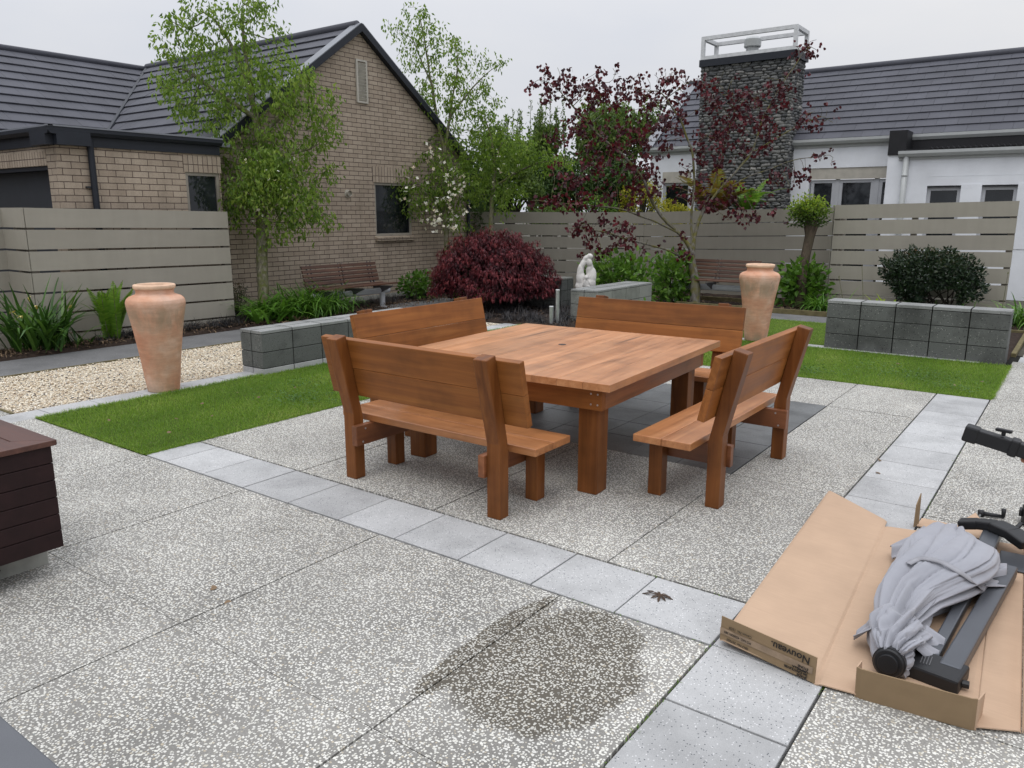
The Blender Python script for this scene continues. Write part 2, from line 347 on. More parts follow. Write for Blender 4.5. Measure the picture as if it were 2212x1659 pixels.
M['render'] = plain('white_render', (.72, .74, .77), .85, .25, 0, .09, 1.6, .5, 260)
M['taupe'] = plain('taupe_panel', (.42, .395, .34), .7)
M['gutter'] = plain('pale_grey_gutter', (.40, .415, .41), .35, .5, 0, .06)
M['galv'] = plain('galvanised_frame', (.56, .57, .57), .5, .5, .2, .12, 10)
def rivstone():
    k = NT('river_stone'); r = k.attr(); n = k.noise(k.co(), 18, 4)
    c = k.ramp(r, (0, (.055, .058, .060)), (.35, (.095, .098, .098)), (.7, (.135, .137, .132)), (.95, (.18, .178, .168)), (1, (.30, .29, .27)))
    c = k.mix(1., c, k.ramp(n, (.3, .7), (.7, 1.25)), 'MULTIPLY'); k.bump(n, .5, .02); return k.fin(c, .75, .35)
M['riv'] = rivstone(); M['mortar'] = plain('stone_mortar', (.075, .075, .075), .95)
# ---- pots, metal, plastic, cloth, card
def terra():
    k = NT('aged_terracotta'); v = k.co(); vs = k.co(scale=(1, 1, .45)); vz = k.co(scale=(2, 2, 9))
    b = k.noise(v, 2.6, 5, .6); st = k.noise(vz, 3.5, 4, .7); bl = k.noise(vs, 4., 5, .65, .8)
    c = k.ramp(b, (.34, (.54, .25, .15)), (.5, (.60, .34, .225)), (.64, (.66, .44, .33)))
    c = k.mix(.7, c, k.ramp(st, (.3, .78), (.7, 1.14)), 'MULTIPLY')
    sx = k.new('ShaderNodeSeparateXYZ'); k.link(v, sx.inputs[0])
    bands = k.ramp(k.math('ADD', k.math('MULTIPLY', sx.outputs[2], 1.), k.math('MULTIPLY', k.math('SUBTRACT', b, .5), .25)), (.0, .75), (.12, .15), (.55, .0), (.70, .55), (.80, .45), (.86, .0))
    patch = k.math('MULTIPLY', k.math('MULTIPLY_ADD', bands, 1.1, .06), k.ramp(bl, (.40, 0.), (.56, 1.)))
    c = k.mix(patch, c, (.27, .22, .15))
    crk = k.ramp(k.noise(k.co(scale=(1, 1, .6)), 7., 6, .75, 1.5), (.66, 0.), (.70, .8)); c = k.mix(k.math('MULTIPLY', crk, k.ramp(bl, (.45, 0.), (.55, 1.))), c, (.07, .045, .035))
    k.bump(st, .25, .004); return k.fin(c, .85, .25)
M['terra'] = terra(); M['terrarim'] = plain('pale_terracotta_rim', (.68, .47, .33), .85, .2, 0, .15, 12)
M['steel'] = plain('brushed_steel', (.50, .51, .52), .32, .5, .75, .15, 14)
M['silver'] = plain('silver_painted_steel', (.55, .57, .59), .4, .5, .1, .08)
M['cast'] = plain('cast_iron_bracket', (.11, .11, .115), .5, .5, .3)
M['plastic'] = plain('black_plastic', (.010, .0105, .012), .45, .4, 0, .1, 20, .1, 500)
M['alu'] = plain('graphite_aluminium', (.085, .092, .105), .36, .6, .45, .05)
M['statue'] = plain('white_cast_stone', (.58, .56, .53), .8, .3, 0, .2, 9, .3, 60)
def cloth():
    k = NT('pale_grey_canopy_cloth'); v = k.co(); n = k.noise(v, 3., 3)
    c = k.mix(1., (.295, .30, .33), k.ramp(n, (.3, .94), (.7, 1.06)), 'MULTIPLY'); wv = k.noise(v, 900, 2); k.bump(wv, .15, .001)
    k.fin(c, .8, .2); k.p.inputs['Sheen Weight'].default_value = .25; return k.m
M['cloth'] = cloth()
def card(name, col):
    k = NT(name); v = k.co(); fl = k.noise(k.co(scale=(6, 150, 6), rot=(0, 0, .08)), 1., 2); n = k.noise(v, 5, 4)
    c = k.mix(1., tuple(col), k.ramp(n, (.3, .94), (.7, 1.05)), 'MULTIPLY'); c = k.mix(.5, c, k.ramp(fl, (.35, .95), (.65, 1.04)), 'MULTIPLY')
    k.bump(fl, .12, .002); return k.fin(c, .8, .25)
M['card'] = card('cardboard_inside', (.47, .33, .228)); M['cardout'] = card('cardboard_outside', (.235, .165, .095))
M['tape'] = plain('clear_brown_tape', (.24, .17, .11), .2, .5, 0, .3, 15)
M['ink'] = plain('black_print_ink', (.015, .013, .012), .6, .3)
M['skin'] = plain('skin', (.35, .17, .11), .5, .4, 0, .12, 20); M['shirt'] = plain('dark_shirt', (.03, .035, .05), .85, .2); M['jeans'] = plain('dark_trousers', (.03, .04, .06), .9, .2)
M['greytop'] = plain('slate_grey_tabletop', (.095, .10, .11), .5, .5, 0, .08, 4, .2, 200)
# ---- plants
M['dog'] = leafmat('dogwood_leaf', (.06, .115, .02), (.12, .20, .032), (.19, .285, .05), (.30, .38, .09), trans=.55)
M['dog2'] = leafmat('dogwood_leaf_yellowish', (.09, .17, .022), (.16, .25, .035), (.26, .34, .06), trans=.42)
M['petal'] = leafmat('dogwood_bract', (.62, .52, .38), (.80, .77, .66), (.85, .84, .78), trans=.25)
M['purple'] = leafmat('redbud_leaf', (.022, .006, .011), (.048, .009, .015), (.09, .012, .019), (.15, .016, .023), trans=.3, rough=.4)
M['lace'] = leafmat('laceleaf_maple', (.036, .006, .010), (.085, .011, .018), (.155, .022, .030), (.26, .05, .052), trans=.25, rough=.5)
M['hyd'] = leafmat('hydrangea_leaf', (.035, .085, .013), (.07, .155, .02), (.115, .225, .03), (.18, .30, .05), trans=.3, rough=.4)
M['camel'] = leafmat('camellia_leaf', (.010, .022, .012), (.020, .040, .018), (.035, .055, .022), (.10, .055, .025), trans=.12, rough=.32, spec=.5)
M['fern'] = leafmat('fern_frond', (.06, .15, .012), (.12, .25, .02), (.20, .33, .04), trans=.35)
M['strap'] = leafmat('strap_leaf', (.025, .065, .013), (.05, .12, .02), (.10, .19, .035), trans=.2, rough=.38)
M['aga'] = leafmat('agapanthus_leaf', (.045, .12, .014), (.09, .21, .025), (.16, .31, .045), trans=.25, rough=.38)
M['mondo'] = leafmat('black_mondo_grass', (.006, .006, .008), (.012, .012, .015), (.028, .028, .032), (.075, .06, .05), trans=.05, rough=.45)
M['mulch'] = leafmat('dry_leaf_litter', (.045, .028, .018), (.11, .07, .042), (.22, .15, .09), trans=.05, rough=.8)
M['bgA'] = leafmat('dark_evergreen_leaf', (.018, .042, .012), (.045, .088, .019), (.085, .145, .03), trans=.25)
M['bgB'] = leafmat('mid_green_leaf', (.05, .09, .02), (.095, .155, .03), (.16, .225, .05), trans=.3)
M['bgC'] = leafmat('fresh_green_leaf', (.06, .14, .018), (.12, .23, .03), (.21, .33, .05), trans=.35)
M['yel'] = leafmat('golden_leaf', (.20, .22, .02), (.34, .33, .03), (.48, .42, .05), trans=.35)
M['lime'] = leafmat('lime_leaf', (.16, .24, .025), (.30, .38, .045), (.45, .50, .08), trans=.4)
M['orange'] = leafmat('orange_frond', (.13, .055, .02), (.20, .13, .03), (.22, .24, .05), trans=.3)
M['yflower'] = leafmat('yellow_flower', (.62, .48, .12), (.70, .60, .25), trans=.2)
M['barkg'] = bark('mossy_grey_bark', (.045, .040, .026), (.25, .235, .17), (.11, .12, .04), 30., 1.)
M['barkl'] = bark('lichen_bark', (.035, .028, .024), (.22, .205, .18), (.12, .11, .035), 22., 1.)
M['barkb'] = bark('brown_bark', (.035, .027, .02), (.12, .09, .065), (.08, .065, .045), 22., 1.)
M['barkd'] = bark('dark_bark', (.02, .016, .014), (.05, .04, .035), (.03, .03, .02))
# ================================================================== SETTING
def sheet(name, x0, y0, x1, y1, z, m, kind='structure', nx=1, ny=1, amp=0., thick=0.):
    xs = np.linspace(x0, x1, nx+1); ys = np.linspace(y0, y1, ny+1); X, Y = np.meshgrid(xs, ys)
    Z = np.full(X.shape, z)
    if amp: edge = (X > x0+1e-6) & (X < x1-1e-6) & (Y > y0+1e-6) & (Y < y1-1e-6); Z = np.where(edge, Z, -.002*(z > 0)+Z*(z <= 0))+edge*amp*(np.sin(X*7.1+Y*3.3)*.3+np.sin(X*2.3-Y*5.9)*.4)+edge*rng.normal(0, amp*.35, X.shape)
    V = np.stack([X.ravel(), Y.ravel(), Z.ravel()], 1); w = nx+1
    F = [(j*w+i, j*w+i+1, (j+1)*w+i+1, (j+1)*w+i) for j in range(ny) for i in range(nx)]
    o = mkobj(name, V, F, m, smooth=amp > 0); tag(o, kind=kind); return o
sheet('ground', -150, -60, 120, 220, -.045, M['ground'])
sheet('paving_bed', -6.6, -6, 9, 5.8, -.034, M['joint'])

mb = MB()
def slabs(xs, ys, g=.0045, skip=None, cut=()):
    for i in range(len(xs)-1):
        for j in range(len(ys)-1):
            a, b, c, d = xs[i], xs[i+1], ys[j], ys[j+1]
            if skip and skip((a+b)/2, (c+d)/2): continue
            gl = .0018 if xs[i] in cut else g; gr = .0018 if xs[i+1] in cut else g; gb = .0018 if ys[j] in cut else g; gt = .0018 if ys[j+1] in cut else g
            mb.bb((a+gl, c+gb, -.04), (b-gr, d-gt, random.uniform(-.0012, .0008)))
slabs([-6.34, -4.28, -3.09, -1.89, -.72, 0], [-6, -4.7, -3.55, -2.37, -1.185, -.012], cut=(-1.185, -3.55))
slabs([-4.275, -3.09, -1.89, -.72, 0], [.424, 2.105, 3.28, 4.457, 5.615], skip=lambda x, y: -3.09 < x < -.72 and 2.1 < y < 4.46, cut=(3.28,))
slabs([.45, 1.75, 3.05, 4.4, 9], [-6, -3.55, -2.37, -1.185, .0, 1.0, 2.06, 3.26, 4.47, 5.7, 6.9, 8.02], cut=(3.26, -1.185, 1.0))
slabs([.52, 1.75, 3.05, 9], [8.45, 9.6, 11.3])
slabs([-9, -6.34], [-6, -4.7, -3.55, -2.37, -1.2, -.06])
o = mb.build('aggregate_paving', M['agg']); tag(o, kind='structure')
mb = MB()
def pavers(pts, g=.004):
    for (a, c, b, d) in pts: mb.bb((a+g, c+g, -.04), (b-g, d-g, random.uniform(-.001, .0015)))
xs = [-4.275, -4.02]+[-.4467*k for k in range(8, -1, -1)]
pavers([(xs[i], -.005, xs[i+1], .418) for i in range(len(xs)-1)])
ys = [-6]+[-.443*k for k in range(12, 0, -1)]+[0, .418, .82]+[1.264+.443*k for k in range(10)]+[5.615]
pavers([(.003, ys[i], .447, ys[i+1]) for i in range(len(ys)-1)])
ys = [-.745]+[-.30+.44*k for k in range(19)]
pavers([(-6.325, ys[i], -6.02, ys[i+1]) for i in range(len(ys)-1)])
pavers([(-6.02+.44*k, 7.68, -5.58+.44*k, 7.885) for k in range(14)])
pavers([(.50, 8.03, .95, 8.44), (.95, 8.03, 1.40, 8.44), (1.40, 8.03, 1.85, 8.44), (1.85, 8.03, 2.3, 8.44)])
o = mb.build('paver_strips', M['paver'], bevel=.002, seg=1); tag(o, kind='structure')
mb = MB(); n = 6; w = (3.09-.725)/n
for i in range(n):
    for j in range(n): mb.bb((-3.09+i*w+.0025, 2.105+j*w+.0025, -.04), (-3.09+(i+1)*w-.0025, 2.105+(j+1)*w-.0025, random.uniform(-.0015, .001)))
o = mb.build('charcoal_tile_square', M['darktile'], bevel=.0015, seg=1); tag(o, kind='structure')
sheet('joint_bed_far', -6.6, 5.8, 3, 8.6, -.012, M['joint'])
sheet('asphalt_path', -9.12, -6, -8.1, 6.9, -.004, M['path'])
sheet('asphalt_path_far', -9.65, 6.9, -8.3, 9.4, -.008, M['path'])
sheet('asphalt_path_back', -8.6, 10.12, 5, 11.42, -.010, M['path'])
sheet('asphalt_path_back_mid', -8.65, 9.4, -4.6, 10.12, -.008, M['path'])
sheet('gravel_bed', -8.075, -.05, -6.33, 7.0, -.004, M['gravel'], nx=60, ny=200, amp=.007)
mb = MB(); mb.bb((-8.1, -.05, -.03), (-8.075, 7, .012)); mb.bb((-8.1, -.075, -.03), (-6.33, -.05, .008))
o = mb.build('gravel_edging', M['edging']); tag(o, kind='structure')

def scatter_pebbles(n, x0, y0, x1, y1):
    base = np.array([(1, 0, 0), (-1, 0, 0), (0, 1, 0), (0, -1, 0), (0, 0, 1), (0, 0, -1)], float)
    F0 = np.array([(0, 2, 4), (2, 1, 4), (1, 3, 4), (3, 0, 4), (2, 0, 5), (1, 2, 5), (3, 1, 5), (0, 3, 5)])
    P = np.stack([rng.uniform(x0, x1, n), rng.uniform(y0, y1, n), rng.uniform(0, .010, n)], 1)
    S = np.stack([rng.uniform(.008, .017, n), rng.uniform(.006, .012, n), rng.uniform(.004, .008, n)], 1)
    a = rng.uniform(0, np.pi, n); V = base[None]*S[:, None]
    x = V[..., 0]*np.cos(a)[:, None]-V[..., 1]*np.sin(a)[:, None]; y = V[..., 0]*np.sin(a)[:, None]+V[..., 1]*np.cos(a)[:, None]
    V = np.stack([x, y, V[..., 2]], -1)+P[:, None]
    F = (F0[None]+(np.arange(n)*6)[:, None, None]).reshape(-1, 3)
    return V.reshape(-1, 3), F, np.repeat(rng.random(n), 6)
k = NT('loose_pebble'); M['pebble'] = k.fin(k.ramp(k.attr(), (0, (.05, .055, .065)), (.06, (.08, .08, .09)), (.08, (.50, .38, .26)), (.3, (.70, .59, .43)), (.6, (.82, .74, .59)), (1, (.87, .83, .73))), .75, .3)
V, F, r = scatter_pebbles(9000, -8.07, -.04, -6.34, 3.6)
o = mkobj('loose_gravel', V, F, M['pebble'], rnd=r, smooth=True); tag(o, 'cream river gravel spread between the asphalt path and the pavers', kind='stuff')

# ---- lawns
LAWNS = [(-6.015, .0, -4.28, 7.675), (-4.28, 5.625, .455, 7.675), (-6.3, 7.89, -4.75, 9.3), (-4.75, 7.89, .1, 10.14)]
for i, (a, b, c, d) in enumerate(LAWNS): sheet('lawn', a, b, c, d, -.003+.0004*i, M['lawn'], nx=20, ny=30, amp=.004)

def blades(P, Dr, Ln, Wd, droop, segs=3, taper=1., seg_w=None):
    """strap leaves: P base, Dr unit start direction, curving down by droop radians over their length"""
    n = len(P); side = np.cross(Dr, [0, 0, 1.]); sn = np.linalg.norm(side, axis=1)[:, None]
    rs = rng.normal(size=(n, 3)); rs[:, 2] = 0; side = np.where(sn > .15, side/(sn+1e-9), rs/(np.linalg.norm(rs, axis=1)[:, None]+1e-9))
    h = np.cross(side, Dr); h /= np.linalg.norm(h, axis=1)[:, None]+1e-9    # points roughly down-forward or up
    h = np.where(h[:, 2:3] > 0, -h, h)
    pts = [P]; p = P.copy(); st = (Ln/segs)[:, None]
    for i in range(segs):
        a = (droop*(i+.5)/segs)[:, None]; d = Dr*np.cos(a)+h*np.sin(a); p = p+d*st; pts.append(p)
    prof = seg_w if seg_w is not None else [1-.95*(i/segs)**2*taper for i in range(segs+1)]
    V = []
    for i, q in enumerate(pts):
        w = (Wd*prof[i]*.5)[:, None]; V += [q-side*w, q+side*w]
    V = np.stack(V, 1).reshape(-1, 3); k = 2*(segs+1)
    F0 = np.array([(2*i, 2*i+1, 2*i+3, 2*i+2) for i in range(segs)])
    return V, (F0[None]+(np.arange(n)*k)[:, None, None]).reshape(-1, 4), k
def unit(a): return a/(np.linalg.norm(a, axis=-1, keepdims=True)+1e-9)

parts = []
for (a, b, c, d), dens in zip(LAWNS, (8500, 7000, 900, 2200)):
    b2, d2 = (b, min(d, 3.6)) if a < -6 and c < -4 and b < 1 else (b, d)
    n = int((c-a)*(d2-b2)*dens); 
    P = np.stack([rng.uniform(a-.012, c+.012, n), rng.uniform(b2-.015, d2+.01, n), np.zeros(n)], 1)
    cl = (np.sin(P[:, 0]*3.1+P[:, 1]*1.7)+np.sin(P[:, 0]*1.3-P[:, 1]*4.1))*.5
    Dr = unit(np.stack([rng.normal(0, .45, n), rng.normal(0, .45, n), np.ones(n)], 1))
    Ln = rng.uniform(.018, .042, n)*(1+.18*cl); parts.append((P, Dr, Ln, np.full(n, .0032), rng.uniform(.2, 1.1, n), np.clip(rng.normal(.45, .2, n)+.2*cl+.1*np.sin(P[:, 0]*9+P[:, 1]*2), 0, 1)))
for (a, b, c, d) in LAWNS[:2]:
    for (x0, y0, x1, y1) in ((a, b, c, b), (c, b, c, d), (a, b, a, d)):
        n = int(math.hypot(x1-x0, y1-y0)*420); t = rng.random(n); out = np.array(((0, -1), (1, 0), (-1, 0))[((a, b, c, b), (c, b, c, d), (a, b, a, d)).index((x0, y0, x1, y1))], float)
        P = np.stack([x0+(x1-x0)*t, y0+(y1-y0)*t, np.zeros(n)], 1)+rng.normal(0, .008, (n, 3))*(1, 1, 0); w = .5+.5*np.sin(t*41+y0)*np.sin(t*17); Dr = unit(np.stack([out[0]*rng.uniform(.1, 1.1, n)+rng.normal(0, .4, n), out[1]*rng.uniform(.1, 1.1, n)+rng.normal(0, .4, n), np.ones(n)], 1))
        parts.append((P, Dr, rng.uniform(.02, .05, n)*(.6+.6*w), np.full(n, .0035), rng.uniform(.4, 1.5, n), np.clip(rng.normal(.6, .25, n), 0, 1)))
P, Dr, Ln, Wd, dr, rv = [np.concatenate([p[i] for p in parts]) for i in range(6)]
V, F, kk = blades(P, Dr, Ln, Wd, dr, 2)
o = mkobj('grass', V, F, M['grass'], rnd=np.repeat(rv, kk)); tag(o, 'short green lawn grass around the paved square', 'grass', kind='stuff')
# clover patches
def disc_leaves(P, Nn, R_, n=6):
    m = len(P); a = unit(np.cross(Nn, rng.normal(size=(m, 3)))); b = np.cross(Nn, a); th = np.linspace(0, 2*np.pi, n, endpoint=False)
    V = P[:, None]+R_[:, None, None]*(np.cos(th)[None, :, None]*a[:, None]+np.sin(th)[None, :, None]*b[:, None])
    return V.reshape(-1, 3), [tuple(int(x) for x in range(i*n, i*n+n)) for i in range(m)], n
C = []
for cx, cy, s, n in ((-4.75, 1.75, .22, 420), (-5.2, 2.2, .15, 160), (-.35, 6.35, .3, 420), (-1.35, 5.95, .2, 300), (-.8, 6.8, .25, 200), (.1, 5.9, .15, 120)):
    C.append(np.stack([rng.normal(cx, s, n), rng.normal(cy, s*.7, n), rng.uniform(.022, .045, n)], 1))
C = np.vstack(C); C = C[((C[:, 0] < -4.3) & (C[:, 0] > -6)) | ((C[:, 1] > 5.64) & (C[:, 0] < .44))]
V, F, kk = disc_leaves(C, unit(rng.normal(0, .35, (len(C), 3))+[0, 0, 1]), rng.uniform(.006, .010, len(C)))
o = mkobj('clover', V, F, M['hyd'], rnd=np.repeat(rng.uniform(.1, .55, len(C)), kk)); tag(o, 'small clover patches in the lawn', 'clover', kind='stuff')

# ---- planting beds
sheet('planting_bed', -9.8, -3, -9.12, 7.3, .03, M['soil'], nx=12, ny=120, amp=.018)
sheet('planting_bed_house', -10.5, 4.6, -9.66, 11.4, .02, M['soil'], nx=10, ny=60, amp=.015)
sheet('planting_bed_maple', -8.3, 7.05, -4.95, 9.42, .02, M['soil'], nx=40, ny=40, amp=.018)
sheet('planting_bed_back', -7.4, 11.42, -2.75, 13.4, .02, M['soil'], nx=50, ny=20, amp=.015)
sheet('planting_bed_left_far', -10.5, 9.6, -7.2, 13.2, .015, M['soil'], nx=40, ny=30, amp=.015)
sheet('planting_bed_right', -2.75, 11.1, 1.6, 12.5, .02, M['soil'], nx=30, ny=20, amp=.015)
mb = MB(); mb.bb((-5.2, 10.98, -.03), (-2.3, 11.03, .075)); mb.bb((-7, 11.95, 0), (-2.9, 12.0, .10)); mb.bb((-9.0, 9.42, -.02), (-7.9, 9.47, .08))
mb.box((-8.95, 9.75, .03), (.05, .75, .10)); mb.bb((-2.3, 10.98, -.03), (-2.25, 11.5, .075))
mb.bb((.40, 8.45, -.02), (.455, 10.8, .035)); mb.bb((.10, 10.75, -.02), (.455, 10.8, .035))
o = mb.build('timber_bed_edging', M['edging'], bevel=.004); tag(o, kind='structure')
sheet('mulch_strip', -.1, 8.1, .40, 10.75, .004, M['soil'], nx=8, ny=30, amp=.012)

# litter and black grass
def tuft_field(n, box, Lr, W_, drr, mat, name, label, cat, z=.03, rr=(0, 1), lean=.9, clump=None, segs=3):
    if clump:
        c = np.stack([rng.uniform(box[0], box[2], clump), rng.uniform(box[1], box[3], clump)], 1); i = rng.integers(0, clump, n)
        P = np.stack([c[i, 0]+rng.normal(0, .035, n), c[i, 1]+rng.normal(0, .035, n), np.full(n, z)], 1)
    else: P = np.stack([rng.uniform(box[0], box[2], n), rng.uniform(box[1], box[3], n), np.full(n, z)], 1)
    Dr = unit(np.stack([rng.normal(0, lean, n), rng.normal(0, lean, n), rng.uniform(.5, 1.3, n)], 1))
    V, F, kk = blades(P, Dr, rng.uniform(*Lr, n), rng.uniform(*W_, n), rng.uniform(*drr, n), segs)
    o = mkobj(name, V, F, M[mat], rnd=np.repeat(rng.uniform(*rr, n), kk)); tag(o, label, cat, kind='stuff'); return o
tuft_field(5200, (-9.75, 2.2, -9.3, 6.2), (.10, .24), (.004, .007), (.6, 2.), 'mondo', 'black_mondo_grass', 'black mondo grass growing along the foot of the left taupe fence', 'ground cover', .04, clump=130)
tuft_field(2600, (-10.2, 6.2, -9.66, 9.6), (.12, .26), (.004, .007), (.6, 2.), 'mondo', 'black_mondo_grass', 'black mondo grass under and behind the slatted bench at the brick wall', 'ground cover', .03, clump=80)
tuft_field(9000, (-8.25, 7.1, -5.05, 9.38), (.12, .28), (.004, .008), (.6, 2.), 'mondo', 'black_mondo_grass', 'black mondo grass filling the bed under the red maple', 'ground cover', .03, clump=230)
for nm, n, bx, lb in (('leaf_litter', 2600, (-9.75, -1, -9.13, 5.2), 'dry brown leaf litter on the bed in front of the left fence'), ('leaf_litter', 900, (-9.6, 5.2, -9.0, 9.3), 'dry leaves scattered around the feet of the slatted bench by the brick wall'),
                      ('leaf_litter', 1400, (-7.2, 11.1, -2.8, 12.9), 'fallen leaves on the bark under the redbud tree'), ('leaf_litter', 500, (-8.2, 7.1, -5.0, 9.3), 'pale dead leaves among the black grass under the maple')):
    P = np.stack([rng.uniform(bx[0], bx[2], n), rng.uniform(bx[1], bx[3], n), rng.uniform(.03, .075, n)], 1)
    V, F, kk = blades(P, unit(rng.normal(0, 1, (n, 3))*[1, 1, .35]), rng.uniform(.03, .09, n), rng.uniform(.008, .022, n), rng.uniform(0, 1.2, n), 2, seg_w=[.3, 1, .1])
    o = mkobj(nm, V, F, M['mulch'], rnd=np.repeat(rng.random(n), kk)); tag(o, lb, 'leaf litter', kind='stuff')
# weeds and moss in the joints
P = []
for x, y, dx, dy, n in ((.002, -.55, .006, .22, 90), (.0, -.02, .02, .02, 25), (-.45, -.008, .25, .004, 30), (.45, .0, .008, .03, 40), (.448, 3.2, .006, .5, 60), (-.3, .42, .25, .004, 30), (.448, 2.2, .006, .2, 25), (.0, -1.05, .02, .03, 20), (-.0, 3.3, .004, .9, 26)):
    P.append(np.stack([rng.normal(x, dx, n), rng.normal(y, dy, n), np.full(n, -.006)], 1))
P = np.vstack(P); n = len(P)
V, F, kk = blades(P, unit(rng.normal(0, .7, (n, 3))+[0, 0, 1]), rng.uniform(.006, .024, n), rng.uniform(.002, .005, n), rng.uniform(.3, 1.5, n), 2)
o = mkobj('joint_weeds', V, F, M['grass'], rnd=np.repeat(rng.uniform(0, .6, n), kk)); tag(o, 'moss and tiny weeds growing in the paving joints', 'weeds', kind='stuff')
# ================================================================== BRICK HOUSE
XG, XW, YW = -10.45, -10.0, 2.23            # gable wall, wing side wall, wing front wall
YA, ZA, SL = 8.04, 5.07, .715               # gable apex, roof slope
def zr(y): return ZA-SL*abs(y-YA)
house = empty('brick_house', (XG, YA, 0), 'taupe brick house with slate grey roofs and a pointed gable wall', 'house'); HO = house.location
def wall_holes(poly_fn, y0, y1, z0, holes, place, thick, m, name, parent, org, cuts=()):
    """wall in a vertical plane; top follows poly_fn; holes = (a0,a1,z0,z1)"""
    xs = sorted(set([y0, y1]+[h[0] for h in holes]+[h[1] for h in holes]+list(cuts))); mb = MB()
    for a, b in zip(xs[:-1], xs[1:]):
        segs = [(z0, None)]
        for h in holes:
            if h[0] <= a+1e-6 and h[1] >= b-1e-6: segs = [(z0, h[2]), (h[3], None)]
        for s0, s1 in segs:
            ta, tb = (poly_fn(a), poly_fn(b)) if s1 is None else (s1, s1)
            P = [place(a, s0, 0), place(b, s0, 0), place(b, tb, 0), place(a, ta, 0)]; Q = [place(a, s0, thick), place(b, s0, thick), place(b, tb, thick), place(a, ta, thick)]
            mb.add(P+Q, [(0, 1, 2, 3), (7, 6, 5, 4), (0, 4, 5, 1), (1, 5, 6, 2), (2, 6, 7, 3), (3, 7, 4, 0)])
    return mb.build(name, m, parent, org)
WIN = (8.32, 9.37, 1.25, 2.29)
wall_holes(lambda y: zr(y)-.03, 4.6, 11.2, -.04, [WIN], lambda a, z, t: (XG-t, a, z), .22, M['brick_yz'], 'gable_wall', house, HO, cuts=(YA,))
mb = MB(); mb.bb((XG-.2, 11.2-.22, -.04), (XG-9, 11.2, 2.8)); mb.bb((XG, 4.6, -.04), (XG+.02, 11.2, .10)); mb.build('foundation', M['concrete'], house, HO)
mb = MB(); mb.bb((XG+.001, WIN[0]-.04, WIN[3]+.0), (XG+.006, WIN[1]+.04, WIN[3]+.30)); mb.build('brick_lintel', M['sold_y'], house, HO)
def window(X, y0, y1, z0, z1, parent, org, fm, dep=.05, fw=.05, facing='x'):
    P = (lambda t, a, z: (X-t, a, z)) if facing == 'x' else (lambda t, a, z: (a, X+t, z))
    mb = MB()
    for a, b in (((dep-.03, y0, z0), (dep+.03, y1, z0+fw)), ((dep-.03, y0, z1-fw), (dep+.03, y1, z1)), ((dep-.03, y0, z0+fw), (dep+.03, y0+fw, z1-fw)), ((dep-.03, y1-fw, z0+fw), (dep+.03, y1, z1-fw))): mb.bb(P(*a), P(*b))
    w = mb.build('window', fm, parent, org, bevel=.003)
    mb = MB(); mb.bb(P(dep+.0, y0+fw-.004, z0+fw-.004), P(dep+.012, y1-fw+.004, z1-fw+.004)); g = mb.build('pane', M['glass'], w, org)
    return w
def reparent_local(w, org): pass
w = window(XG, *WIN, house, HO, M['frame'])
mb = MB(); n = 13
for i in range(n):
    a = WIN[0]-.03+i*(WIN[1]-WIN[0]+.06)/n; mb.box((XG+.02, a+.04, WIN[2]-.045), (.14, .078, .07), np.array([[math.cos(.18), 0, math.sin(.18)], [0, 1, 0], [-math.sin(.18), 0, math.cos(.18)]]))
mb.build('brick_sill', M['brick_yz'], house, HO)
# louvred vent
mb = MB(); a0, a1, z0, z1 = 7.94, 8.22, 3.73, 4.50
for a, b in (((0, a0, z0), (.03, a0+.04, z1)), ((0, a1-.04, z0), (.03, a1, z1)), ((0, a0+.04, z0), (.03, a1-.04, z0+.035)), ((0, a0+.04, z1-.035), (.03, a1-.04, z1))): mb.bb((XG+a[0], a[1], a[2]), (XG+b[0], b[1], b[2]))
for i in range(11): mb.box((XG+.014, (a0+a1)/2, z0+.075+i*.061), (.010, a1-a0-.085, .058), np.array([[math.cos(.5), 0, math.sin(.5)], [0, 1, 0], [-math.sin(.5), 0, math.cos(.5)]]))
mb.build('gable_vent', M['taupe'], house, HO)
mb = MB(); mb.tube([(XG-.05, 7.62, 2.06), (XG+.07, 7.62, 2.06)], .055, 14, False); mb.tube([(XG+.0, 7.62, 2.06), (XG+.012, 7.62, 2.06)], .075, 14); mb.build('wall_vent_pipe', M['taupe'], house, HO)
# main roof: stepped tile rows, both slopes
def roof_rows(O, A, S, Nn, slen, a0f, a1f, rowh, m, name, parent, org, lift=.042, tiles=.42):
    O, A, S, Nn = map(np.array, (O, A, S, Nn)); mb = MB(); n = int(round(slen/rowh)); rh = slen/n
    for i in range(n):
        s0, s1 = i*rh-.02, (i+1)*rh+.03; a0, a1 = a0f(s0), a1f(s0)
        k = max(1, int((a1-a0)/tiles)); off = (i % 2)*.5; ed = [a0]+[a0+(j+off)*tiles for j in range(k+2) if a0+.05 < a0+(j+off)*tiles < a1-.05]+[a1]
        for b0, b1 in zip(ed[:-1], ed[1:]):
            j1, j2 = rng.normal(0, .0015, 2); g = .002
            P = [O+A*(b0+g)+S*s0+Nn*(lift+j1), O+A*(b1-g)+S*s0+Nn*(lift+j2), O+A*(b1-g)+S*s1+Nn*.008, O+A*(b0+g)+S*s1+Nn*.008]
            mb.slab(P, .022)
    return mb.build(name, m, parent, org)
c = 1/math.hypot(1, SL); hw = 3.12
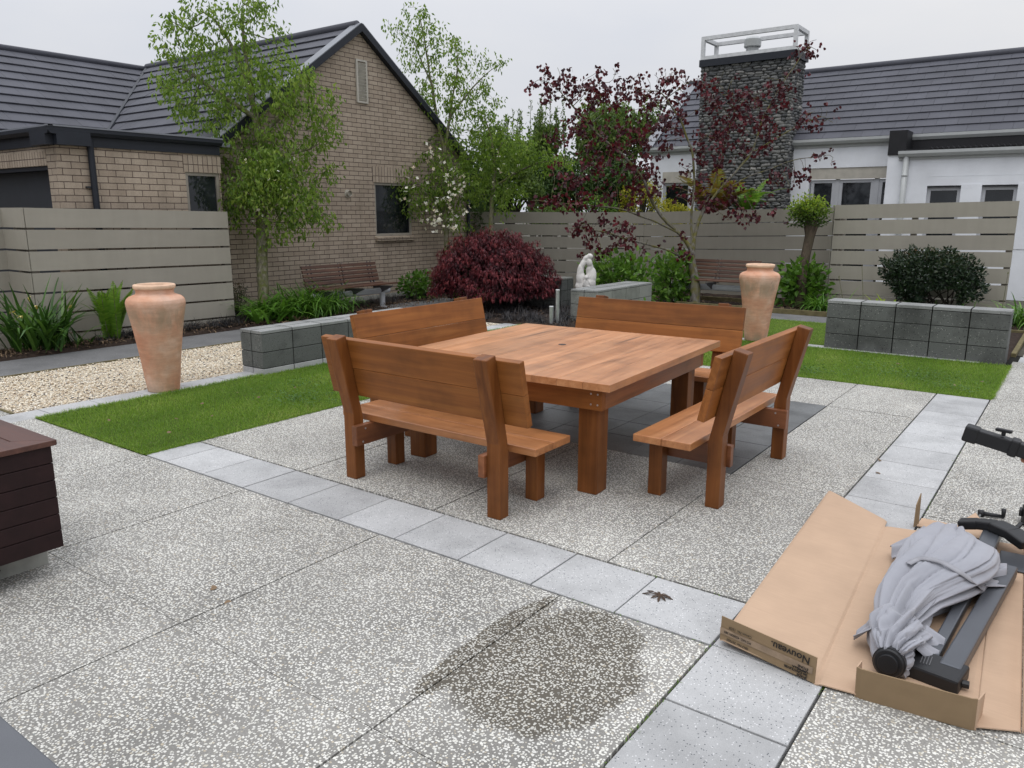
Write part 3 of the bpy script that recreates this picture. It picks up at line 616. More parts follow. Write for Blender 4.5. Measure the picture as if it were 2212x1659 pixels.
# south slope (faces -y): eave y=YA-hw, x from -17.7 to XG+.12
XR = XG+.10
roof_rows((-17.9, YA-hw, ZA-SL*hw), (1, 0, 0), (0, c, SL*c), (0, -SL*c, c), hw/c, lambda s: 0., lambda s: XR+17.9-.02, .345, M['roof'], 'main_roof', house, HO)
roof_rows((XR, YA+hw, ZA-SL*hw), (-1, 0, 0), (0, -c, SL*c), (0, SL*c, c), hw/c, lambda s: 0., lambda s: 7.4, .345, M['roof'], 'main_roof', house, HO)
mb = MB()
for sgn in (-1, 1):
    e = YA+sgn*(hw+.02); P0 = np.array((XR, e, zr(e))); P1 = np.array((XR, YA, ZA)); n = np.array((0, sgn*SL*c, c))
    # metal verge flashing on top, barge board in front
    q = [P0+n*.055-np.array((.22, 0, 0)), P0+n*.055+(0.02, 0, 0), P1+n*.055+(0.02, 0, 0), P1+n*.055-np.array((.22, 0, 0))]
    if sgn > 0: q = q[::-1]
    mb.slab(q, .014)
mb.build('verge_flashing', M['flash'], house, HO)
mb = MB()
for sgn in (-1, 1):
    e = YA+sgn*(hw+.0)
    mb.ext([(e, zr(e)+.05), (YA, ZA+.05), (YA, ZA-.09), (e, zr(e)-.09)], 'x', XG+.003, XR+.022)
mb.build('barge_board', M['navy'], house, HO)
mb = MB(); mb.tube([(-17.7, YA, ZA+.02), (XR-.1, YA, ZA+.035)], .075, 10); mb.build('ridge_cap', M['roof'], house, HO, smooth=True)
mb = MB(); mb.bb((-13.5, YA-hw-.12, ZA-SL*hw-.10), (XR, YA-hw+.0, ZA-SL*hw+.02)); mb.build('eave_gutter', M['navy'], house, HO); mb = MB(); mb.bb((-13.5, YA+hw, ZA-SL*hw-.10), (XR, YA+hw+.12, ZA-SL*hw+.02)); mb.build('eave_gutter', M['navy'], house, HO)
mb = MB(); mb.tube([(XG+.05, 11.15, 2.72), (XG+.05, 11.15, 0)], .04, 10); mb.build('downpipe', M['navy'], house, HO, smooth=True)
# left roof, ridge along y
SL2 = .62; c2 = 1/math.hypot(1, SL2); zl = 5.0
roof_rows((-14.35, -8, zl-SL2*3.35), (0, 1, 0), (-c2, 0, SL2*c2), (SL2*c2, 0, c2), 3.35/c2, lambda s: 0., lambda s: 16.05, .35, M['roof'], 'side_roof', house, HO)
roof_rows((-21.05, 10, zl-SL2*3.35), (0, -1, 0), (c2, 0, SL2*c2), (-SL2*c2, 0, c2), 3.35/c2, lambda s: 0., lambda s: 18, .7, M['roof'], 'side_roof', house, HO, tiles=3)
mb = MB(); mb.tube([(-17.7, -8, zl+.03), (-17.7, YA, zl+.03)], .075, 10)
vz0 = 3.0; P0 = np.array((-17.7+(zl-vz0)/SL2, YA-(ZA-vz0)/SL, vz0+.03)); mb.box(*((P0+np.array((-17.7, YA, zl+.03)))/2, (.01, .01, .01))); mb.build('ridge_cap', M['roof'], house, HO, smooth=True)
mb = MB(); mb.tube([P0+(0, 0, .02), (-17.68, YA-.02, zl+.05)], .05, 6); mb.build('valley_flashing', M['navy'], house, HO)
mb = MB(); mb.bb((-14.35, -8, zl-SL2*3.35-.14), (-14.22, 3.5, zl-SL2*3.35+.01)); mb.build('eave_gutter', M['navy'], house, HO)
mb = MB(); mb.bb((-14.75, -8, 0), (-14.55, 8, zl-SL2*3.35-.02)); mb.build('side_wall', M['brick_wing'], house, HO)
# flat roofed wing
YT = 4.62
WW = (4.035, 4.61, 1.2, 2.30)
wall_holes(lambda y: 2.57, YW+.22, YT, -.04, [WW], lambda a, z, t: (XW-t, a, z), .22, M['brick_wing'], 'wing_wall', house, HO)
wall_holes(lambda y: 2.57, -14.5, XW-.0, -.04, [(-13.2, -10.29, -.04, 2.315)], lambda a, z, t: (a, YW+t, z), .22, M['brick_wing'], 'wing_wall', house, HO)
mb = MB(); mb.bb((XW+.001, WW[0]-.03, WW[3]), (XW+.006, WW[1]+.03, WW[3]+.245)); mb.build('brick_lintel', M['sold_y'], house, HO)
mb = MB(); mb.bb((-13.3, YW-.005, 2.32), (-10.30, YW-.001, 2.50)); mb.build('brick_lintel', M['sold_x'], house, HO)
window(XW, *WW, house, HO, M['frame'])
mb = MB(); mb.bb((-13.2, YW+.16, 0), (-10.29, YW+.19, 2.31)); gd = mb.build('garage_door', M['garage'], house, HO)
mb = MB(); mb.bb((-13.25, YW+.02, 2.26), (-10.28, YW+.15, 2.315)); mb.build('door_head_trim', M['navy'], house, HO)
def gutterprof(o):   # offsets outwards, z
    return [(o, 2.565), (o+.035, 2.565), (o+.035, 2.695), (o+.10, 2.70), (o+.135, 2.74), (o+.135, 2.785), (o+.11, 2.79), (o-.4, 2.77), (o-.4, 2.565)]
mb = MB(); mb.ext([(XW+a, z) for a, z in gutterprof(.0)], 'y', YW-.135, YT+.0); mb.ext([(YW-a, z) for a, z in gutterprof(.001)], 'x', -14.4, XW+.134); mb.build('wing_fascia', M['navy'], house, HO)
mb = MB(); mb.bb((-14.4, YW-.13, 2.786), (XW+.145, YW-.07, 2.806)); mb.bb((XW+.08, YW-.145, 2.788), (XW+.145, YT, 2.808)); mb.build('gutter_lip', M['flash'], house, HO)
mb = MB(); mb.bb((-14.4, YW-.05, 2.70), (XW+.02, YT+.2, 2.76)); mb.build('wing_roof', M['flash'], house, HO)
mb = MB(); mb.tube([(XW+.05, 2.65, 2.66), (XW+.05, 2.65, 0)], .042, 12); mb.box((XW+.03, 2.58, 2.04), (.05, .06, .02)); mb.build('downpipe', M['navy'], house, HO, smooth=False)

# ================================================================== WHITE HOUSE
YM, YF, YC = 17.0, 16.3, 16.55          # main wall, wing wall, chimney front
wh = empty('white_house', (-3, YM, 0), 'white rendered house with a slate grey roof behind the right fence', 'house'); WO = wh.location
def D3(x, y): return 1474.7+x/3, y/3      # pixel of the upper right photo crop
gL = ony(*D3(700, 920), YM-.15); gR = ony(*D3(1340, 885), YM-.15); ZG = float((gL[2]+gR[2])/2)
xw0 = -9.9
tr = ony(*D3(1500, 415), 19.6); ZRD = float(tr[2]); SW = (ZRD-ZG)/(19.6-YM+.1)
# verge at the left end of the roof
xv = float(ony(1402, 333, YM)[0])
print('white house', ZG, ZRD, SW, xv)
mb = MB()
dl = ony(*D3(820, 1165), YM); dr = ony(*D3(1325, 1140), YM); ZD = float(dl[2])
lw0 = ony(1432, 405, YM); lw1 = ony(1490, 405, YM)
wall_holes(lambda a: ZG-.02, xv+.05, 3.5, -.04, [(float(dl[0]), 0.0, .05, ZD+.26), (float(lw0[0]), float(lw1[0]), .9, ZD)], lambda a, z, t: (a, YM+t, z), .2, M['render'], 'main_wall', wh, WO)
mb = MB(); mb.bb((xv+.05, YM+.2, -.04), (xv+.25, 22, ZG)); mb.ext([(YM, ZG-.02), (19.6, ZRD-.05), (22.2, ZG-.02)], 'x', xv+.05, xv+.25); mb.build('end_wall', M['render'], wh, WO)
cw = 1/math.hypot(1, SW)
roof_rows((xv-.1, YM-.12, ZG+.02), (1, 0, 0), (0, cw, SW*cw), (0, -SW*cw, cw), (19.6-YM+.12)/cw, lambda s: 0., lambda s: 12.5, .30, M['roof'], 'main_roof', wh, WO, lift=.036)
roof_rows((xv+12.4, 22.3, ZG+.02), (-1, 0, 0), (0, -cw, SW*cw), (0, SW*cw, cw), 2.7/cw, lambda s: 0., lambda s: 12.5, .6, M['roof'], 'main_roof', wh, WO, tiles=3)
mb = MB(); mb.tube([(xv-.1, 19.6, ZRD+.05), (xv+12.4, 19.6, ZRD+.05)], .09, 10); mb.build('ridge_cap', M['roof'], wh, WO, smooth=True)
n = np.array((0, -SW*cw, cw)); P0 = np.array((xv-.12, YM-.15, ZG)); P1 = np.array((xv-.12, 19.6, ZRD)); mb = MB()
mb.slab([P0+n*.07, P0+n*.07+(.30, 0, 0), P1+n*.07+(.30, 0, 0), P1+n*.07], .015); mb.build('verge_flashing', M['flash'], wh, WO)
mb = MB(); mb.ext([(YM-.15, ZG+.06), (19.6, ZRD+.06), (19.6, ZRD-.16), (YM-.15, ZG-.16)], 'x', xv-.12, xv-.04); mb.build('barge_board', M['navy'], wh, WO)
mb = MB(); mb.ext([(YM, ZG-.16), (YM-.03, ZG-.16), (YM-.03, ZG-.10), (YM-.12, ZG-.09), (YM-.16, ZG-.03), (YM-.16, ZG+.03), (YM-.05, ZG+.03), (YM, ZG)], 'x', xv-.05, 3.4); mb.build('roof_gutter', M['gutter'], wh, WO)
# doors
mb = MB(); mb.bb((dl[0], YM+.02, ZD), (0., YM+.06, ZD+.26)); mb.build('taupe_panel', M['taupe'], wh, WO)
mb = MB(); mb.bb((lw0[0]-.02, YM-.004, ZD+.0), (lw1[0]+.02, YM-.002, ZD+.28)); mb.build('taupe_panel', M['taupe'], wh, WO)
xa = [float(ony(*D3(x, 1250), YM)[0]) for x in (822, 980, 1005, 1232, 1262, 1400)]
for a, b in ((xa[0], xa[1]), (xa[2], xa[3]), (xa[4], xa[5])): window(YM, a, b, .06, ZD-.01, wh, WO, M['grayframe'], dep=.10, fw=.075, facing='y')
mb = MB(); mb.bb((xa[1], YM+.06, .06), (xa[2], YM+.14, ZD)); mb.build('door_mullion', M['grayframe'], wh, WO); mb = MB(); mb.bb((xa[3], YM+.06, .06), (xa[4], YM+.14, ZD)); mb.build('door_mullion', M['grayframe'], wh, WO)
window(YM, float(lw0[0]), float(lw1[0]), .9, ZD, wh, WO, M['grayframe'], dep=.08, fw=.07, facing='y')
# projecting wing
xp = float(ony(*D3(1318, 1150), YF)[0]); zb1 = float(ony(*D3(1400, 1005), YF)[2]); zb2 = float(ony(*D3(1400, 845), YF)[2]); xq = float(ony(*D3(1445, 1000), YF)[0])
zg = float(ony(*D3(1500, 985), YF-.15)[2]); w1a = float(ony(*D3(1580, 1250), YF)[0]); w1b = float(ony(*D3(1800, 1250), YF)[0]); w2a = float(ony(*D3(1935, 1250), YF)[0]); w2b = float(ony(*D3(2168, 1250), YF)[0])
zh = float(ony(*D3(1700, 1212), YF)[2])
wall_holes(lambda a: zg-.02 if a > xq else zb1, xp, 3.6, -.04, [(w1a, w1b, 1.0, zh), (w2a, w2b, 1.0, zh)], lambda a, z, t: (a, YF+t, z), .2, M['render'], 'wing_wall', wh, WO, cuts=(xq, xq+.001))
mb = MB(); mb.bb((xp, YF+.2, -.04), (xp+.2, YM+.4, zb1)); mb.build('wing_side_wall', M['render'], wh, WO)
mb = MB(); r0 = float(ony(*D3(1590, 1142), YF)[0]); rz = float(ony(*D3(1700, 1142), YF)[2]); mb.bb((r0, YF-.004, rz), (2.9, YF+.0, rz+.012)); mb.bb((w1b, YF-.012, 1.0), (w2a, YF, zh+.05)); mb.bb((w2b, YF-.012, 1.0), (2.0, YF, zh+.05)); mb.build('render_band', M['render'], wh, WO)
for a, b in ((w1a, w1b), (w2a, w2b)): window(YF, a, b, 1.0, zh, wh, WO, M['grayframe'], dep=.09, fw=.07, facing='y')
for a, b in ((w1a, w1b), (w2a, w2b)): mb = MB(); mb.bb((a, YF-.001, zh-.004), (b, YF+.05, zh+.03)); mb.build('window_head', M['black'], wh, WO)
mb = MB(); mb.bb((xp-.01, YF-.03, zb1), (xq, YF+.9, zb2)); pb = mb.build('parapet_box', M['black'], wh, WO)
mb = MB(); mb.bb((xq, YF+.60, zg), (3.6, YF+.66, zb2-.05)); mb.bb((xq+.001, YF-.10, zg+.04), (3.6, YF+.6, zg+.06))
for i in range(34):
    a = xq+.45+i*.10
    if a > 3.5: break
    mb.ext([(a, zg+.06), (a+.02, zg+.10), (a+.045, zg+.10), (a+.065, zg+.06)], 'y', YF-.14, YF+.6)
mb.build('corrugated_roof', M['black'], wh, WO)
mb = MB(); mb.ext([(YF-.002, zg-.15), (YF-.03, zg-.15), (YF-.03, zg-.10), (YF-.12, zg-.09), (YF-.16, zg-.03), (YF-.16, zg+.03), (YF-.05, zg+.03), (YF-.002, zg)], 'x', xq-.12, 3.6); mb.build('wing_gutter', M['gutter'], wh, WO)
mb = MB(); a = float(ony(*D3(1442, 1100), YF-.06)[0]); mb.tube([(a, YF-.06, zg-.08), (a, YF-.06, 0)], .06, 12); mb.tube([(a, YF-.06, 2.52), (a, YF-.06, 2.49)], .068, 12); mb.build('downpipe', M['gutter'], wh, WO, smooth=True)
mb = MB(); mb.bb((3.6, YF-2, 0), (3.8, YM+5, 3)); mb.build('end_wall', M['render'], wh, WO)
# chimney
c0 = ony(*D3(105, 700), YC); c1 = ony(*D3(690, 700), YC); CX0 = float(ony(*D3(95, 1000), YC)[0]); CX1 = float(ony(*D3(680, 1000), YC)[0]); CZ = float(ony(*D3(400, 405), YC)[2]); CD = .85
ch = MB(); ch.bb((CX0+.04, YC+.04, -.04), (CX1-.04, YC+CD, CZ-.05)); ch = ch.build('chimney', M['mortar'], wh, WO)
print('chimney', CX0, CX1, CZ)
mb = MB()
def stone_blob(c, s, nrm):
    th = np.linspace(0, 2*np.pi, 9, endpoint=False)[:9]; lat = (-1., -.6, 0., .6, 1.); V = []; q = random.random()
    sq = random.uniform(.55, .85); jit = rng.normal(1, .09, (3, 9))
    V.append((0, 0, 1.)); 
    for li, z in enumerate((.62, .0, -.55)):
        rr = (1-abs(z)**2.4)**.5
        for j, t in enumerate(th):
            x = abs(math.cos(t))**sq*np.sign(math.cos(t)); y = abs(math.sin(t))**sq*np.sign(math.sin(t)); V.append((x*rr*jit[li, j], y*rr*jit[li, j], z))
    V = np.array(V)*np.array(s)   # local: x along wall, y up, z outwards
    a = random.uniform(-.16, .16); x = V[:, 0]*math.cos(a)-V[:, 1]*math.sin(a); y = V[:, 0]*math.sin(a)+V[:, 1]*math.cos(a)
    W_ = np.array(c)+{'-y': np.stack([x, -V[:, 2], y], 1), '+x': np.stack([V[:, 2], x, y], 1), '-x': np.stack([-V[:, 2], -x, y], 1)}[nrm]
    F = [(0, 1+j, 1+(j+1) % 9) for j in range(9)]+[(1+l*9+j, 10+l*9+j, 10+l*9+(j+1) % 9, 1+l*9+(j+1) % 9) for l in range(2) for j in range(9)]
    mb.add(W_, F, q)
def stone_face(a0, a1, z0, z1, nrm, fn):
    z = z0
    while z < z1-.03:
        h = random.uniform(.05, .095); a = a0-random.uniform(0, .1)
        while a < a1:
            w = random.uniform(.10, .27); m_ = min(a+w, a1+.03); 
            if m_-max(a, a0-.03) > .04: stone_blob(fn((max(a, a0-.03)+m_)/2, min(z+h/2, z1-.02)+random.uniform(-.012, .012)), ((m_-max(a, a0-.03))/2*1.03, h/2*1.12, random.uniform(.035, .065)), nrm)
            a += w
        z += h*.93
stone_face(CX0, CX1, 1.2, CZ, '-y', lambda a, z: (a, YC+.04, z))
stone_face(YC, YC+CD, 1.2, CZ, '+x', lambda a, z: (CX1-.04, a, z))
stone_face(YC, YC+CD, 2.6, CZ, '-x', lambda a, z: (CX0+.04, a, z))
mb.build('river_stones', M['riv'], ch, WO, smooth=True)
mb = MB(); mb.bb((CX0-.05, YC-.05, CZ), (CX1+.05, YC+CD+.05, CZ+.16)); mb.build('chimney_cap', M['navy'], ch, WO)
mb = MB(); t = .085; z0, z1 = CZ+.16, float(ony(*D3(130, 240), YC)[2]); X0, X1, Y0, Y1 = CX0-.03, CX1+.03, YC-.03, YC+CD+.03
for z in (z0+.0, z1-t):
    mb.bb((X0, Y0, z), (X1, Y0+t, z+t)); mb.bb((X0, Y1-t, z), (X1, Y1, z+t)); mb.bb((X0, Y0+t, z), (X0+t, Y1-t, z+t)); mb.bb((X1-t, Y0+t, z), (X1, Y1-t, z+t))
for x in (X0, X1-t):
    for y in (Y0, Y1-t): mb.bb((x, y, z0+t), (x+t, y+t, z1-t))
mb.build('chimney_frame', M['galv'], ch, WO)
mb = MB(); fx = float(ony(*D3(450, 310), YC+.4)[0]); mb.tube([(fx, YC+.42, z0), (fx, YC+.42, z0+.30)], .15, 18); mb.lathe([(.19, z0+.24), (.20, z0+.26), (.20, z0+.42), (.15, z0+.47)], (fx, YC+.42, 0), 20); mb.build('flue', M['gutter'], ch, WO, smooth=False)

# ================================================================== FENCES
def fence(name, label, segs, rows, bh, z0, m, posts, thick=.02, board_step=None, org=None, caps=True, group='taupe horizontal board fences'):
    """segs = [((x0,y0),(x1,y1),outward_sign)]; boards bh high, pitch = rows spacing"""
    f = empty(name, (segs[0][0][0], segs[0][0][1], 0), label, 'fence', group); O = f.location
    for (a, b, ztop) in segs:
        a = np.array(a, float); b = np.array(b, float); L_ = np.linalg.norm(b-a); d = (b-a)/L_; nrm = np.array((d[1], -d[0])); mb = MB()
        nrow, pit = rows; R = np.array([[d[0], nrm[0], 0], [d[1], nrm[1], 0], [0, 0, 1]])
        for i in range(nrow):
            zt = ztop[0]-i*pit; zt2 = ztop[1]-i*pit
            joints = [0.]+[x for x in (board_step or []) if 0 < x < L_]+[L_]
            for j0, j1 in zip(joints[:-1], joints[1:]):
                h0 = zt+(zt2-zt)*j0/L_; h1 = zt+(zt2-zt)*j1/L_; P = []
                for t, hh, lo in ((j0+.001, h0, 1), (j1-.001, h1, 1), (j1-.001, h1, 0), (j0+.001, h0, 0)):
                    for k in (0, thick): pass
                A0 = a+d*(j0+.001); B0 = a+d*(j1-.001); q = []
                for k in (0, thick):
                    nn = nrm*k
                    q += [(A0[0]+nn[0], A0[1]+nn[1], h0-bh), (B0[0]+nn[0], B0[1]+nn[1], h1-bh), (B0[0]+nn[0], B0[1]+nn[1], h1), (A0[0]+nn[0], A0[1]+nn[1], h0)]
                mb.add(q, [(0, 1, 2, 3), (7, 6, 5, 4), (0, 4, 5, 1), (1, 5, 6, 2), (2, 6, 7, 3), (3, 7, 4, 0)])
            # screw heads
        mb.build('slat_panel', m, f, O)
        sb = MB()
        for t in posts[1]:
            if t*L_ > L_: continue
            for i in range(nrow):
                for dz in (.045, bh-.045):
                    p = a+d*min(max(t*L_, .05), L_-.05)+nrm*(thick+.0005); z = ztop[0]+(ztop[1]-ztop[0])*t-i*pit-dz
                    sb.box((p[0], p[1], z), (.009, .004, .009), R)
        for t in posts[0]:
            p = a+d*min(max(t*L_, .05), L_-.05)-nrm*.045; mb = MB(); mb.box((p[0], p[1], (ztop[0]+ztop[1])/4-.01), (.09, .085, (ztop[0]+ztop[1])/2-.03), R); mb.build('post', M['fpost'], f, O)
    return f
FG = 'taupe horizontal board fences'
fence('board_fence', 'pale taupe board fence on the left behind the iris clump, joining the brick house', [((-9.8, 1.66), (-9.8, 4.55), (1.765, 1.72))], (7, .272), .245, 0, M['fence'], ([.02, .45, .985], [.015, .45, .985]))
fence('board_fence', 'short taupe fence return at the far left edge of the photo', [((-10.42, 1.655), (-9.79, 1.655), (1.765, 1.765)), ((-10.42, -1.6), (-10.42, 1.64), (1.79, 1.765))], (7, .272), .245, 0, M['fence'], ([.5], [.05, .95]))
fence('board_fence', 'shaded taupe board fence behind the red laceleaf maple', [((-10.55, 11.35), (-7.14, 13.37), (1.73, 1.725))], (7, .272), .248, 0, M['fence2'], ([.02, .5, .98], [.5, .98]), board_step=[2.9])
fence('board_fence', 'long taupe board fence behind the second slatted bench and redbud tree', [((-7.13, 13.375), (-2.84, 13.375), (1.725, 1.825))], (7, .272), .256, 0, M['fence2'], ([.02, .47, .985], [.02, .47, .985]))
fence('board_fence', 'taupe board fence with wide gaps behind the dark camellia bush', [((-2.83, 12.44), (.0, 12.44), (1.852, 1.908))], (7, .272), .242, 0, M['fence'], ([.02, .47, .98], [.02, .47, .98]))
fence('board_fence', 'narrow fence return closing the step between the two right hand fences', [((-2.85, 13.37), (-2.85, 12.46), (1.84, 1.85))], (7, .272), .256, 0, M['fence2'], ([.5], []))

# ================================================================== BLOCK WALLS
def block_wall(label, x0, y0, x1, y1, courses, cap, bl=.4, g=.006, mats=('block', 'blockcap'), base=None, group='low concrete block garden walls'):
    w = empty('block_wall', ((x0+x1)/2, (y0+y1)/2, 0), label, 'garden wall', group); O = w.location
    mb = MB(); mb.bb((x0+.012, y0+.012, -.03), (x1-.012, y1-.012, cap[1]-.004)); mb.build('mortar_core', M['joint'], w, O)
    def grid(z0, z1, m, name):
        mb = MB(); nx = max(1, round((x1-x0)/bl)); ny = max(1, round((y1-y0)/bl)); 
        if x1-x0 < .55: nx = 2
        if y1-y0 < .55: ny = 2 if y1-y0 > .35 else 1
        for i in range(nx):
            for j in range(ny):
                a, b = x0+(x1-x0)*i/nx, x0+(x1-x0)*(i+1)/nx; c, d = y0+(y1-y0)*j/ny, y0+(y1-y0)*(j+1)/ny
                e = rng.normal(0, .0015, 2); mb.bb((a+(g if i else 0), c+(g if j else 0), z0+g*.6), (b-(g if i < nx-1 else 0), d-(g if j < ny-1 else 0), z1-g*.6))
        mb.build(name, m, w, O, bevel=.004)
    for i, (a, b, m) in enumerate(courses): grid(a, b, M[m], 'block_course')
    grid(*cap, M[mats[1]], 'cap_course'); return w
block_wall('low dark block wall with pale capping beside the left lawn and gravel', -6.35, 2.27, -5.98, 4.72, [(-.02, .063, 'paver'), (.063, .24, 'block'), (.24, .435, 'block')], (.435, .475))
block_wall('long dark grey block wall on the right lawn in front of the camellia', -1.63, 7.76, .39, 8.08, [(-.02, .186, 'block'), (.186, .39, 'block'), (.39, .572, 'block')], (.572, .618))
block_wall('weathered block wall with mossy top right of the white statue', -5.60, 7.86, -5.11, 9.75, [(-.02, .08, 'blockold'), (.08, .285, 'blockold'), (.285, .485, 'blockold')], (.485, .525), bl=.46)
block_wall('block wall half hidden behind the red laceleaf maple', -8.15, 9.15, -6.60, 9.55, [(-.02, .14, 'block'), (.14, .33, 'block'), (.33, .52, 'block')], (.52, .56), mats=('', 'blockold'))

# ================================================================== TABLE AND TIMBER BENCHES
M['wapy'] = wood('stained_pine_apron_shaded', 'y', (.15, .052, .016), (.24, .088, .029), (.33, .135, .05), .42)  # shaded copy of the tabletop pine for the upright apron faces
tx, ty, ta, tb, tz, tr_ = -2.035, 1.99, .892, .962, .742, RAD(3)
tab = empty('picnic_table', (tx, ty, 0), 'large square orange-brown timber table with a parasol hole in its plank top', 'table', rz=tr_)
mb = MB(); nb = 10; w = 2*ta/nb
for i in range(nb): mb.bb((-ta+i*w+.0007, -tb+rng.normal(0, .001), tz-.045), (-ta+(i+1)*w-.0007, tb+rng.normal(0, .001), tz+rng.normal(0, .0004)))
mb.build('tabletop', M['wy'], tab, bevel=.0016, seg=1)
mb = MB(); i0 = .095
mb.bb((-ta+i0, -tb+i0, tz-.19), (ta-i0, -tb+i0+.045, tz-.046)); mb.build('apron', M['wx'], tab, bevel=.003); mb = MB(); mb.bb((-ta+i0, tb-i0-.045, tz-.19), (ta-i0, tb-i0, tz-.046)); mb.build('apron', M['wx'], tab, bevel=.003)
mb = MB(); mb.bb((-ta+i0, -tb+i0+.046, tz-.19), (-ta+i0+.045, tb-i0-.046, tz-.0465)); mb.build('apron', M['wapy'], tab, bevel=.003); mb = MB(); mb.bb((ta-i0-.045, -tb+i0+.046, tz-.19), (ta-i0, tb-i0-.046, tz-.0465)); mb.build('apron', M['wapy'], tab, bevel=.003)
for sx in (-1, 1):
    for sy in (-1, 1):
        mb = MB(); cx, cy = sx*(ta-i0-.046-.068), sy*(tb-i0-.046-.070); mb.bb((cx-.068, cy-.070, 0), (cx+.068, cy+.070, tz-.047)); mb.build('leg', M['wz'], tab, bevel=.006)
mb = MB(); c_, s_ = math.cos(-tr_), math.sin(-tr_); hx, hy = -2.085-tx, 2.114-ty; mb.tube([(c_*hx-s_*hy, s_*hx+c_*hy, tz-.03), (c_*hx-s_*hy, s_*hx+c_*hy, tz+.0012)], .029, 20); mb.build('parasol_hole_dark_disc', M['black'], tab)  # flush black disc painted for the dark inside of the hole
for sx in (-1, 1):
    for k in (0, 1):
        for zz in (.09, .155): mb = MB(); mb.tube([(sx*(ta-i0-.03-k*.045), -tb+i0-.0015, tz-zz), (sx*(ta-i0-.03-k*.045), -tb+i0+.003, tz-zz)], .006, 10); mb.build('screw', M['steel'], tab)

PU, PW, PD, BL, VT, ZT = .637, .094, .085, .79, .119, .945
BG = 'timber benches around the square table'
def timber_bench(loc, rz, label):
    b = empty('timber_bench', loc, label, 'bench', BG, rz)
    prof = [(0, 0), (PD, 0), (PD, .405), (PD-VT, ZT+.016), (-VT, ZT-.004), (0, .445)]
    for sx in (-1, 1):
        a0, a1 = (PU-PW, PU) if sx > 0 else (-PU, -PU+PW)
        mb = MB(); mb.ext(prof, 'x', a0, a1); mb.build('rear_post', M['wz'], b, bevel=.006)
        mb = MB(); mb.bb((a0+.004, .375, 0), (a1-.004, .375+.088, .371)); mb.build('front_leg', M['wz'], b, bevel=.005)
        r0, r1 = (PU-PW-.046, PU-PW-.001) if sx > 0 else (-PU+PW+.001, -PU+PW+.046)
        mb = MB(); mb.bb((r0, -.022, .238), (r1, .468, .3705)); rl = mb.build('side_rail', M['wrail'], b, bevel=.004)
        mb = MB(); xo = r0 if sx > 0 else r1
        for yy, zz in ((.03, .26), (.055, .345)): mb = MB(); mb.tube([(xo-.003, yy, zz), (xo+.003, yy, zz)], .0065, 10); mb.build('bolt', M['steel'], rl)
    d = np.array((0, -VT, ZT+.01-.425)); d /= np.linalg.norm(d); n = np.array((0, d[2], -d[1])); o = np.array((0, PD-.030, .553)); mb = MB()
    for k in range(2):
        p = o+d*(.194*k+.0005); q = o+d*(.194*(k+1)-.0005); e = n*.0015; mb.add([tuple(np.array((x, 0, 0))+v) for x in (-BL, BL) for v in (p+e, q+e, q+n*.046, p+n*.046)], [(0, 3, 2, 1), (4, 5, 6, 7), (0, 1, 5, 4), (1, 2, 6, 5), (2, 3, 7, 6), (3, 0, 4, 7)])
    mb.build('backrest', M['wx'], b, bevel=.004)
    mb = MB(); mb.bb((-BL, .128, .372), (BL, .3115, .417)); mb.bb((-BL, .3135, .372), (BL, .497, .4165)); mb.build('seat', M['wend'], b, bevel=.005)
    return b
M['wrail'] = wood('stained_pine_rail_shaded', 'y', (.10, .032, .012), (.18, .062, .022), (.26, .10, .04));  # shaded copy of the same pine for the upright rails
timber_bench((-2.113, .529, 0), 0., 'timber bench nearest the camera with its back to the viewer')
timber_bench((-.543, 2.066, 0), RAD(90), 'timber bench on the right side of the table, seen from its near end')
timber_bench((-2.018, 3.572, 0), RAD(182.2), 'timber bench on the far side of the table in front of the redbud tree')
timber_bench((-3.497, 2.105, 0), RAD(-90.4), 'timber bench on the left side of the table next to the low block wall')

# ================================================================== URNS
def urn(loc, label, s=1., rz=0.):
    u = empty('terracotta_urn', loc, label, 'urn', 'tall terracotta urns', rz)
    prof = [(.138, 0), (.146, .004), (.150, .03), (.164, .14), (.181, .30), (.200, .44), (.219, .58), (.240, .70), (.256, .78), (.266, .835), (.268, .868), (.260, .898), (.236, .922), (.200, .936), (.178, .944), (.171, .955), (.170, .975), (.175, .992)]
    ins = [(.150, .992), (.146, .95), (.20, .90), (.21, .8), (.12, .2), (.0, .19)]
    from itertools import chain
    P = np.array(prof); t = np.linspace(0, len(P)-1, 70); R = [(float(np.interp(x, range(len(P)), P[:, 0])), float(np.interp(x, range(len(P)), P[:, 1]))) for x in t]
    mb = MB(); mb.lathe([(a*s, b*s) for a, b in R+ins], n=56); mb.build('urn_body', M['terra'], u, smooth=True)
    rim = [(.150, .992), (.172, .992), (.184, .997), (.190, 1.008), (.190, 1.028), (.185, 1.037), (.165, 1.040), (.152, 1.034), (.149, 1.0)]
    mb = MB(); n = 56; th = np.linspace(0, 2*np.pi, n, endpoint=False); V = [(a*s*math.cos(t), a*s*math.sin(t), b*s) for a, b in rim for t in th]; k = len(rim)
    mb.add(V, [(i*n+j, i*n+(j+1) % n, ((i+1) % k)*n+(j+1) % n, ((i+1) % k)*n+j) for i in range(k) for j in range(n)]); mb.build('rim', M['terrarim'], u, smooth=True)
    return u
urn((-6.17, 1.24, 0), 'tall orange terracotta urn standing on the pavers at the left lawn edge')
urn((-2.55, 7.79, 0), 'tall paler terracotta urn on the pavers between the right lawns', 1.0, RAD(130))

